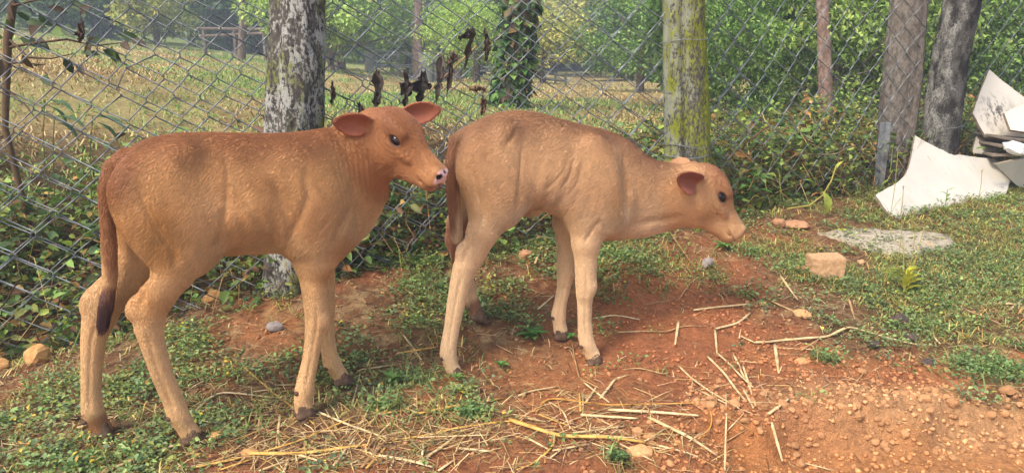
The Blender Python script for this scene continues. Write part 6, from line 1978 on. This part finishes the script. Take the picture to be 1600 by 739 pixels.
make_plant('weed_rosette', 'largest broad leaved weed rosette on the soil between the right calf feet', 832, 532, rosette(20, 0.062, 0.022, G1, 0.1, 0.7))
make_plant('weed_rosette', 'small weed at the foot of the right calf near hind hoof', 715, 600, rosette(8, 0.028, 0.013, G1))
make_plant('weed_rosette', 'small weed just right of the right calf near hind hoof', 783, 575, rosette(9, 0.030, 0.013, G1))
make_plant('weed_rosette', 'small pale weed below the lowered head', 1130, 389, rosette(12, 0.05, 0.018, [(110, 156, 78), (96, 144, 72)]))
make_plant('weed_rosette', 'bright green weed in the straw between the calves', 612, 605, rosette(10, 0.05, 0.016, [(112, 150, 82), (98, 140, 74)], 0.2, 1.0))
make_plant('weed_rosette', 'small weed beside the near front hoof of the right calf', 893, 534, rosette(8, 0.035, 0.014, G1))
make_plant('weed_rosette', 'low spreading weed on the soil below the long straight straw', 733, 650, rosette(14, 0.040, 0.012, [(90, 132, 84), (78, 118, 76)], 0.0, 0.3))
make_plant('weed_rosette', 'grey green tuft of weed in the bottom centre straw', 966, 724, rosette(12, 0.030, 0.010, [(104, 132, 92), (88, 118, 84)], 0.1, 0.6))
make_plant('weed_rosette', 'star shaped weed under the muzzle of the left calf', 648, 402, rosette(9, 0.075, 0.020, [(96, 144, 84), (112, 158, 92)], 0.3, 1.2))
YG = [(170, 176, 60), (150, 164, 62), (186, 186, 84)]
make_plant('yellow_weed', 'yellow green weed with pointed leaves right of the brick', 1412, 462, [((0, 0, 0.015 + 0.006 * i), (math.cos(i * 2.2), math.sin(i * 2.2) * 0.6, 0.30 + 0.22 * (i % 3)), 0.095 * (0.8 + 0.05 * (i % 5)), 0.026, YG[i % 3]) for i in range(11)],
           stem=[([(0, 0, -0.01), (0.004, 0, 0.10)], 0.003, (160, 160, 80)), ([(0, 0, 0), (-0.02, 0.01, 0.20)], 0.0022, (176, 168, 90)), ([(0.01, 0, 0), (0.05, 0.01, 0.26)], 0.0016, (176, 168, 96))])
make_plant('post_plant', 'leafy green plant climbing beside the wooden post and the largest board', 1412, 288,
           [((0.02 * math.sin(i * 2), -0.02, 0.05 + 0.03 * i), (math.cos(i * 2.4), math.sin(i * 2.4) * 0.5 - 0.2, 0.25), 0.085, 0.038, [(88, 138, 62), (106, 154, 74), (76, 122, 58)][i % 3]) for i in range(9)]
           + [((0.06, -0.03, 0.27), (0.95, -0.1, -0.1), 0.13, 0.03, (96, 142, 74)), ((0.05, -0.03, 0.24), (0.9, -0.2, -0.35), 0.12, 0.03, (84, 130, 68))],
           stem=[([(0, 0, -0.02), (0.01, -0.01, 0.12), (0.02, -0.02, 0.22), (0.06, -0.03, 0.30)], 0.005, (96, 128, 62))])
make_plant('board_weed', 'tiny green weed standing before the bottom edge of the largest board', 1475, 336, [((0, 0, 0.02 + 0.018 * i), (math.cos(i * 2.4), math.sin(i * 2.4) * 0.5, 0.4), 0.045, 0.014, (126, 160, 84)) for i in range(6)], stem=[([(0, 0, -0.01), (0, 0, 0.12)], 0.0018, (126, 150, 84))])
make_plant('broadleaf_weed', 'broad leaved green weed just right of the right calf face', 1172, 330, [((0.0, 0, 0.05 + 0.02 * i), (math.cos(i * 1.9 + 2.8), math.sin(i * 1.9) * 0.4 - 0.3, 0.15), 0.10, 0.05, [(96, 150, 76), (112, 164, 86)][i % 2]) for i in range(7)], stem=[([(0, 0, -0.02), (0.01, 0, 0.17)], 0.003, (100, 140, 76))])
pv = at_y(1262, 320, 3.55)
make_plant('vine', 'yellowing vine with one drooping leaf in the weeds left of the wooden post', 0, 0,
           [((0.055, -0.03, 0.07), (0.12, -0.2, -1.0), 0.12, 0.07, (150, 166, 76)), ((0.03, 0, 0.10), (-0.8, 0, 0.3), 0.07, 0.03, (120, 156, 74)), ((0.12, 0, 0.17), (0.5, 0.1, 0.6), 0.06, 0.025, (170, 180, 90)), ((0.10, 0.0, 0.12), (0.9, -0.2, -0.2), 0.08, 0.035, (84, 128, 84))],
           stem=[([(-0.10, 0, -0.02), (0.0, -0.02, 0.0), (0.06, -0.02, 0.05), (0.10, -0.01, 0.12), (0.12, 0.0, 0.19)], 0.0038, (170, 164, 96))], base=pv)
for (u, v, Y, L, lb) in ((170, 190, 2.62, 0.13, 'single long grey green leaf behind the mesh above the left calf rump'), (110, 190, 2.6, 0.12, 'broad grey green leaf behind the mesh at the left, lower of two'), (95, 165, 2.64, 0.11, 'broad grey green leaf behind the mesh at the left, upper of two')):
    b_ = at_y(u - 25, v - 8, Y)
    make_plant('leafy_shoot', lb, 0, 0, [((0, 0, 0), (0.9, 0, -0.35), L, L * 0.36, (96, 128, 100)), ((0.01, 0, -0.02), (0.6, 0.1, -0.7), L * 0.8, L * 0.3, (84, 116, 84))],
               stem=[([(-0.06, 0.03, -0.30), (-0.035, 0.02, -0.12), (0, 0, 0)], 0.0018, (104, 120, 84))], base=b_)
# tall seeding grass before the largest board
for u, v, top, lb in ((1390, 345, 232, 'tall pale grass stem rising in front of the left tip of the largest board'), (1405, 345, 290, 'shorter grass stem in front of the largest board'), (1527, 318, 265, 'grass stem with a forked seed head in front of the largest board'), (1400, 420, 340, 'tall thin grass stem in front of the mortar slab'), (1420, 430, 345, 'second tall grass stem over the mortar slab, right one')):
    p = on_ground(u, v); h_ = (v - top) / FOC * (p[1])
    make_plant('grass_stem', lb, u, v, [((0, 0, 0.01), (0.5, 0, 0.9), h_ * 0.45, 0.006, (150, 160, 92)), ((0, 0, 0.01), (-0.5, 0.1, 0.8), h_ * 0.35, 0.005, (130, 150, 84)),
                                        ((0, 0, h_ * 0.86), (0.35, 0, 1), h_ * 0.16, 0.004, (160, 140, 100)), ((0, 0, h_ * 0.86), (-0.35, 0, 1), h_ * 0.14, 0.004, (160, 140, 100))],
               stem=[([(0, 0, -0.01), (0.006, 0, h_ * 0.5), (0, 0, h_)], 0.0016, (168, 160, 104))])

# dried leaves caught in the mesh
def dried_leaf(label, pts, w, Y, col, seed):
    """a shrivelled hanging leaf, folded along its length"""
    rg_ = np.random.default_rng(seed)
    P = np.array([at_y(u, v, Y) for u, v in pts])
    L_ = np.linspace(0, 1, 14)
    s_ = np.linspace(0, 1, len(P))
    C_ = np.stack([np.interp(L_, s_, P[:, k]) for k in range(3)], 1)
    W = 0.8 * w / FOC * Y * (np.sin(np.pi * np.clip(L_ * 0.95 + 0.05, 0, 1)) ** 0.6) * (1 + 0.35 * rg_.normal(0, 1, 14)).clip(0.4, 1.6)
    n_ = 9; th = np.linspace(-1, 1, n_)
    V = []
    for i in range(14):
        curl = 1.3 + 0.7 * math.sin(i * 1.1 + seed)
        for t_ in th:
            a = t_ * curl
            V.append(C_[i] + np.array([math.sin(a) * W[i] * 0.5, (math.cos(a) - 1) * W[i] * 0.5 + 0.004 * rg_.normal(), 0.006 * rg_.normal()]))
    V = np.array(V); o0 = V[0].copy()
    F = []
    for i in range(13):
        for j in range(n_ - 1): F.append([i * n_ + j, i * n_ + j + 1, (i + 1) * n_ + j + 1, (i + 1) * n_ + j])
    o = mesh_np('dried_leaf', V - o0, np.array(F), DRY, None, True)
    c = lin(*col)
    vcol(o, 'leaf', c * (1 + 0.35 * fbm(V, 30, seed, 2))[:, None])
    o.location = o0
    so = o.modifiers.new('thick', 'SOLIDIFY'); so.thickness = 0.0015
    return tag(o, label, 'leaf', 'dried leaves caught in the wire mesh')
for i, (pts, w, col, lb) in enumerate((([(590, 110), (592, 140), (586, 178)], 22, (74, 62, 54), 'shrivelled dark leaf hanging above the left calf near ear'),
        ([(560, 160), (566, 175), (561, 190)], 13, (70, 58, 50), 'small shrivelled leaf low beside the pale trunk'),
        ([(634, 112), (637, 140), (632, 165)], 18, (70, 58, 50), 'narrow shrivelled leaf hanging above the poll of the left calf'),
        ([(662, 112), (660, 140), (652, 168)], 26, (52, 44, 40), 'dark curled leaf hanging between the ears of the left calf'),
        ([(690, 85), (688, 120), (682, 160)], 20, (96, 84, 72), 'long grey brown leaf hanging above the left calf far ear'),
        ([(700, 90), (706, 110), (698, 150)], 9, (84, 66, 52), 'thin brown leaf strip right of the long grey brown leaf'),
        ([(740, 45), (735, 68), (726, 105)], 13, (92, 76, 62), 'left of the brown leaves hanging from the bunch near the top'),
        ([(757, 45), (762, 65), (760, 95)], 12, (88, 72, 58), 'right of the brown leaves hanging from the bunch near the top'),
        ([(718, 60), (728, 58), (736, 48)], 16, (56, 46, 42), 'dark crumpled leaf at the left of the bunch near the top'),
        ([(705, 82), (712, 90), (706, 100)], 20, (96, 76, 62), 'crumpled brown leaf knot on the mesh below the bunch'),
        ([(519, 130), (522, 150), (518, 162)], 9, (78, 60, 50), 'tiny dead leaf hanging right beside the pale trunk'),
        ([(754, 150), (757, 165), (752, 178)], 11, (110, 74, 60), 'reddish dead leaf hanging above the right calf rump'),
        ([(734, 140), (748, 138), (760, 142)], 9, (120, 92, 66), 'pale dead leaf on the mesh above the right calf tail'),
        ([(127, 35), (128, 52), (124, 65)], 12, (84, 64, 50), 'brown leaf hanging at upper left in the mesh'))):
    Yl = float(np.interp(pts[0][0], [100, 500, 600, 760], [2.40, 2.60, 2.70, 2.86])) - 0.02
    dried_leaf(lb, pts, w, Yl, col, 200 + i)
# thin bamboo stick pushed through the mesh
P = np.array([at_y(650, 165, 2.83), at_y(700, 115, 2.85), at_y(745, 72, 2.87)])
V, Q = tube(P - P[0], 0.0035, 6)
o = mesh_np('stick', V, Q, STRAW_M[2], None, True); o.location = P[0]
tag(o, 'thin yellow stick slanting through the mesh above the left calf head', 'stick')

# ---- leafy sapling behind the fence at upper left
sp0 = at_y(10, 120, 2.95)
sr = empty('sapling', (sp0[0], sp0[1], gz(sp0[0], sp0[1]))); tag(sr, 'sapling with dark leaves at the upper left corner, its branch crossing the mesh', 'sapling')
o0 = np.array(sr.location)
sb = Bag()
sb.add_tube(np.array([o0 + [0.02, 0, -0.05], at_y(8, 200, 2.95), at_y(12, 60, 2.95), at_y(22, 0, 2.97), at_y(30, -120, 3.0)]) - o0, [0.012, 0.012, 0.016, 0.014, 0.008], lin(104, 86, 70), 8)
br = [[at_y(12, 75, 2.95), at_y(50, 68, 2.9), at_y(105, 62, 2.85), at_y(150, 72, 2.8), at_y(200, 66, 2.76)], [at_y(12, 60, 2.95), at_y(45, 90, 2.9), at_y(80, 92, 2.88), at_y(115, 84, 2.86)], [at_y(20, 10, 2.96), at_y(50, 2, 2.92), at_y(95, -8, 2.9)], [at_y(8, 100, 2.95), at_y(30, 98, 2.92), at_y(70, 102, 2.9)], [at_y(10, 140, 2.95), at_y(40, 165, 2.9), at_y(60, 190, 2.88)]]
for P in br: sb.add_tube(np.array(P) - o0, np.linspace(0.006, 0.002, len(P)), lin(90, 72, 58), 5)
so_ = sb.build('stem', LEAF, sr, None, True)
rl = np.random.default_rng(91)
lp = [(100, 40), (60, 20), (75, 12), (110, 5), (40, 35), (30, 60), (130, 80), (150, 58), (165, 62), (185, 55), (190, 66), (205, 62), (160, 78), (155, 85), (122, 100), (100, 90), (60, 98), (55, 62), (80, 50), (25, 20), (10, 30), (15, 5), (45, 5), (90, 0), (35, 85), (5, 90), (70, 118), (125, 25), (140, 68), (175, 72), (5, 60), (60, 40)]
for u, v in lp:
    Yl = float(np.interp(u, [0, 200], [2.93, 2.76])) + rl.normal(0, 0.02)
    p = at_y(u, v, Yl) - o0
    dr_ = np.array([rl.normal(0.35, 0.6), rl.normal(-0.1, 0.4), rl.normal(-0.45, 0.45)])
    b = Bag()
    L = rl.uniform(0.055, 0.085); W = L * rl.uniform(0.4, 0.55)
    V, F, k = leaf_geo(np.array([p]), np.array([dr_]), np.array([[rl.normal(0, .4), -0.8, 0.5]]), L, W, 0.2, 0.15)
    b.add((V, F, k), lin(*[(62, 82, 44), (48, 60, 38), (86, 112, 52), (74, 60, 46), (58, 76, 46)][rl.integers(5)]))
    b.build('leaf', LEAF, sr)

# ================================================================== trunks and farm things beyond the fence
def far_trunk(label, pts, radii, mat, seed, vine=0):
    P = np.array([at_y(u, v, Y) for u, v, Y in pts])
    P[0, 2] = gz(P[0, 0], P[0, 1]) - 0.05
    r = empty('tree', tuple(P[0])); tag(r, label, 'tree')
    ext = P[-1] + (P[-1] - P[-2]) / np.linalg.norm(P[-1] - P[-2]) * 2.2
    sp_ = np.vstack([P, ext]) - P[0]
    bark_mesh('trunk', mat, r, sp_, list(radii) + [radii[-1] * 0.6], nseg=20, step=0.05, rough=0.006 * radii[0] / 0.1, seed=seed)
    me, cc = CROWNS['airy']
    obj_from(me, 'crown', r, sp_[-1] + np.array([0, 0, 0.6]), (0, 0, seed), (1.4, 1.4, 1.0))
    if vine:
        rg_ = np.random.default_rng(seed); b = Bag()
        L_ = rg_.random(vine) ** 0.9
        sN = np.linspace(0, 1, len(sp_))
        C_ = np.stack([np.interp(L_, sN, sp_[:, k]) for k in range(3)], 1)
        rr = np.interp(L_, sN, list(radii) + [radii[-1] * 0.6])
        an = rg_.random(vine) * 6.283
        d = np.stack([np.cos(an), np.sin(an), np.zeros(vine)], 1)
        cl = 0.5 + 0.5 * vnoise(np.column_stack([d * 1.5, C_[:, 2] * 4])[:, [0, 1, 3]] if False else C_ * np.array([1, 1, 1]) + d, 2.5, seed)
        P_ = C_ + d * (rr + 0.01 + 0.07 * cl * rg_.random(vine))[:, None]
        L2 = rg_.uniform(0.05, 0.10, vine)
        b.add(leaf2_geo(P_, unit(d * 0.5 + rg_.normal(0, 0.3, (vine, 3)) - np.array([0, 0, 0.7])), d + rg_.normal(0, .2, (vine, 3)), L2, L2 * 0.75),
              shade(rg_, [(76, 112, 62), (62, 92, 54), (104, 140, 78), (50, 72, 46), (96, 84, 60)], vine))
        b.build('vine_leaves', LEAF, r)
    return r
far_trunk('vine covered trunk with ragged leaves between the two calves heads, beyond the fence', [(790, 185, 6.0), (800, 120, 6.0), (808, 60, 6.0), (815, 0, 6.0)], [0.10, 0.085, 0.085, 0.08], WOODR, 5, vine=1100)
far_trunk('slender straight trunk in front of the log rails at upper left', [(377, 98, 15), (379, 50, 15), (380, 0, 15)], [0.085, 0.075, 0.07], WOOD, 6)
far_trunk('pinkish bare trunk rising over the cow gate', [(652, 118, 17), (652, 50, 17), (654, 0, 17)], [0.11, 0.10, 0.09], WOODR, 7)
far_trunk('reddish stem among the shrubs left of the wooden post', [(1292, 175, 6.1), (1290, 110, 6.1), (1287, 50, 6.1), (1285, 0, 6.1)], [0.06, 0.055, 0.05, 0.05], WOODR, 8)
far_trunk('thin pale stem at the far edge of the field left of the cow gate', [(526, 100, 16), (527, 40, 16), (527, 0, 16)], [0.04, 0.035, 0.03], STONE_Y and WOOD, 9)

RAIL = simple_mat('pale weathered rail', lin(160, 156, 144), 0.8, 0.25, 20)
PALEP = simple_mat('pale post', lin(170, 162, 146), 0.85, 0.25, 16)
GREYP = simple_mat('grey post', lin(140, 136, 124), 0.85, 0.3, 16)
def post(label, u, vb, vt, Y, w, mat, cat='post'):
    p = at_y(u, vb, Y); z = gz(p[0], p[1])
    top = at_y(u, vt, Y)[2]
    o = bark_mesh('fence_post', mat, None, [(0, 0, -0.1), (0.01, 0, (top - z) * 0.5), (0, 0, top - z)], [w, w * 0.95, w * 0.9], nseg=14, step=0.06, rough=0.004, seed=int(u))
    o.location = (p[0], p[1], z)
    return tag(o, label, cat)
post('pale thick post at the far side of the field left of the cow gate', 577, 112, 74, 18, 0.11, PALEP)
post('broad grey post at the right end of the cow gate', 664, 124, 82, 17, 0.17, GREYP)
post('second grey post beside the broad grey one', 682, 124, 84, 17.2, 0.10, GREYP)
post('pale thin post left of the thick pale post', 534, 100, 62, 18, 0.08, PALEP)
def gate(name, label, cat, u0, u1, vs, Y, rw, uprights, mat=None):
    a = at_y(u0, vs[-1], Y); z0 = gz(a[0], a[1])
    r = empty(name, (a[0], a[1], z0)); tag(r, label, cat)
    for v in vs:
        p, q = at_y(u0, v, Y), at_y(u1, v, Y); p[2] += 0.05 * math.sin(v * 1.7); q[2] -= 0.06 * math.sin(v * 1.1)
        V, Q = tube(np.array([p, (p + q) / 2, q]) - np.array(r.location), rw, 6); mesh_np('rail', V, Q, mat or RAIL, r, True)
    for u in uprights:
        p = at_y(u, vs[0] - 2, Y); q = p.copy(); q[2] = gz(q[0], q[1]) - 0.02
        V, Q = tube(np.array([q, (p + q) / 2, p]) - np.array(r.location), rw * 1.1, 6); mesh_np('upright', V, Q, mat or RAIL, r, True)
gate('cow_gate', 'pale tubular cow gate at the far side of the field', 'gate', 585, 660, (82, 90, 99, 108), 18, 0.022, (587, 622, 658))
gate('rail_fence', 'low pale rail fence right of the grey posts', 'fence', 690, 792, (104, 113), 19, 0.035, (692, 740, 790))
gate('hurdle', 'small pale hurdle at the far edge of the field right of the vine covered trunk', 'hurdle', 850, 886, (116, 126), 15.5, 0.022, (852, 868, 884))
gate('log_rails', 'rough log rails on short posts at upper left beyond the field', 'rails', 308, 428, (49, 55), 16.5, 0.038, (318, 366, 412), WOOD)
# ================================================================== air
def haze():
    bm = bmesh.new(); bmesh.ops.create_cube(bm, size=1)
    lo, hi = np.array([-170.0, -60.0, -20.0]), np.array([170.0, 230.0, 15.5])
    for v in bm.verts: v.co = ((lo + hi) / 2 + np.array(v.co[:]) * (hi - lo)).tolist()
    me = bpy.data.meshes.new('haze'); bm.to_mesh(me); bm.free()
    m = bpy.data.materials.new('haze'); m.use_nodes = True
    nt = m.node_tree; nt.nodes.remove(nt.nodes['Principled BSDF'])
    v = nt.nodes.new('ShaderNodeVolumePrincipled')
    v.inputs['Color'].default_value = (0.86, 0.93, 1.0, 1)
    v.inputs['Density'].default_value = 0.0065
    nt.links.new(v.outputs[0], nt.nodes['Material Output'].inputs['Volume'])
    me.materials.append(m)
    o = obj_from(me, 'haze'); tag(o, kind='stuff')
haze()
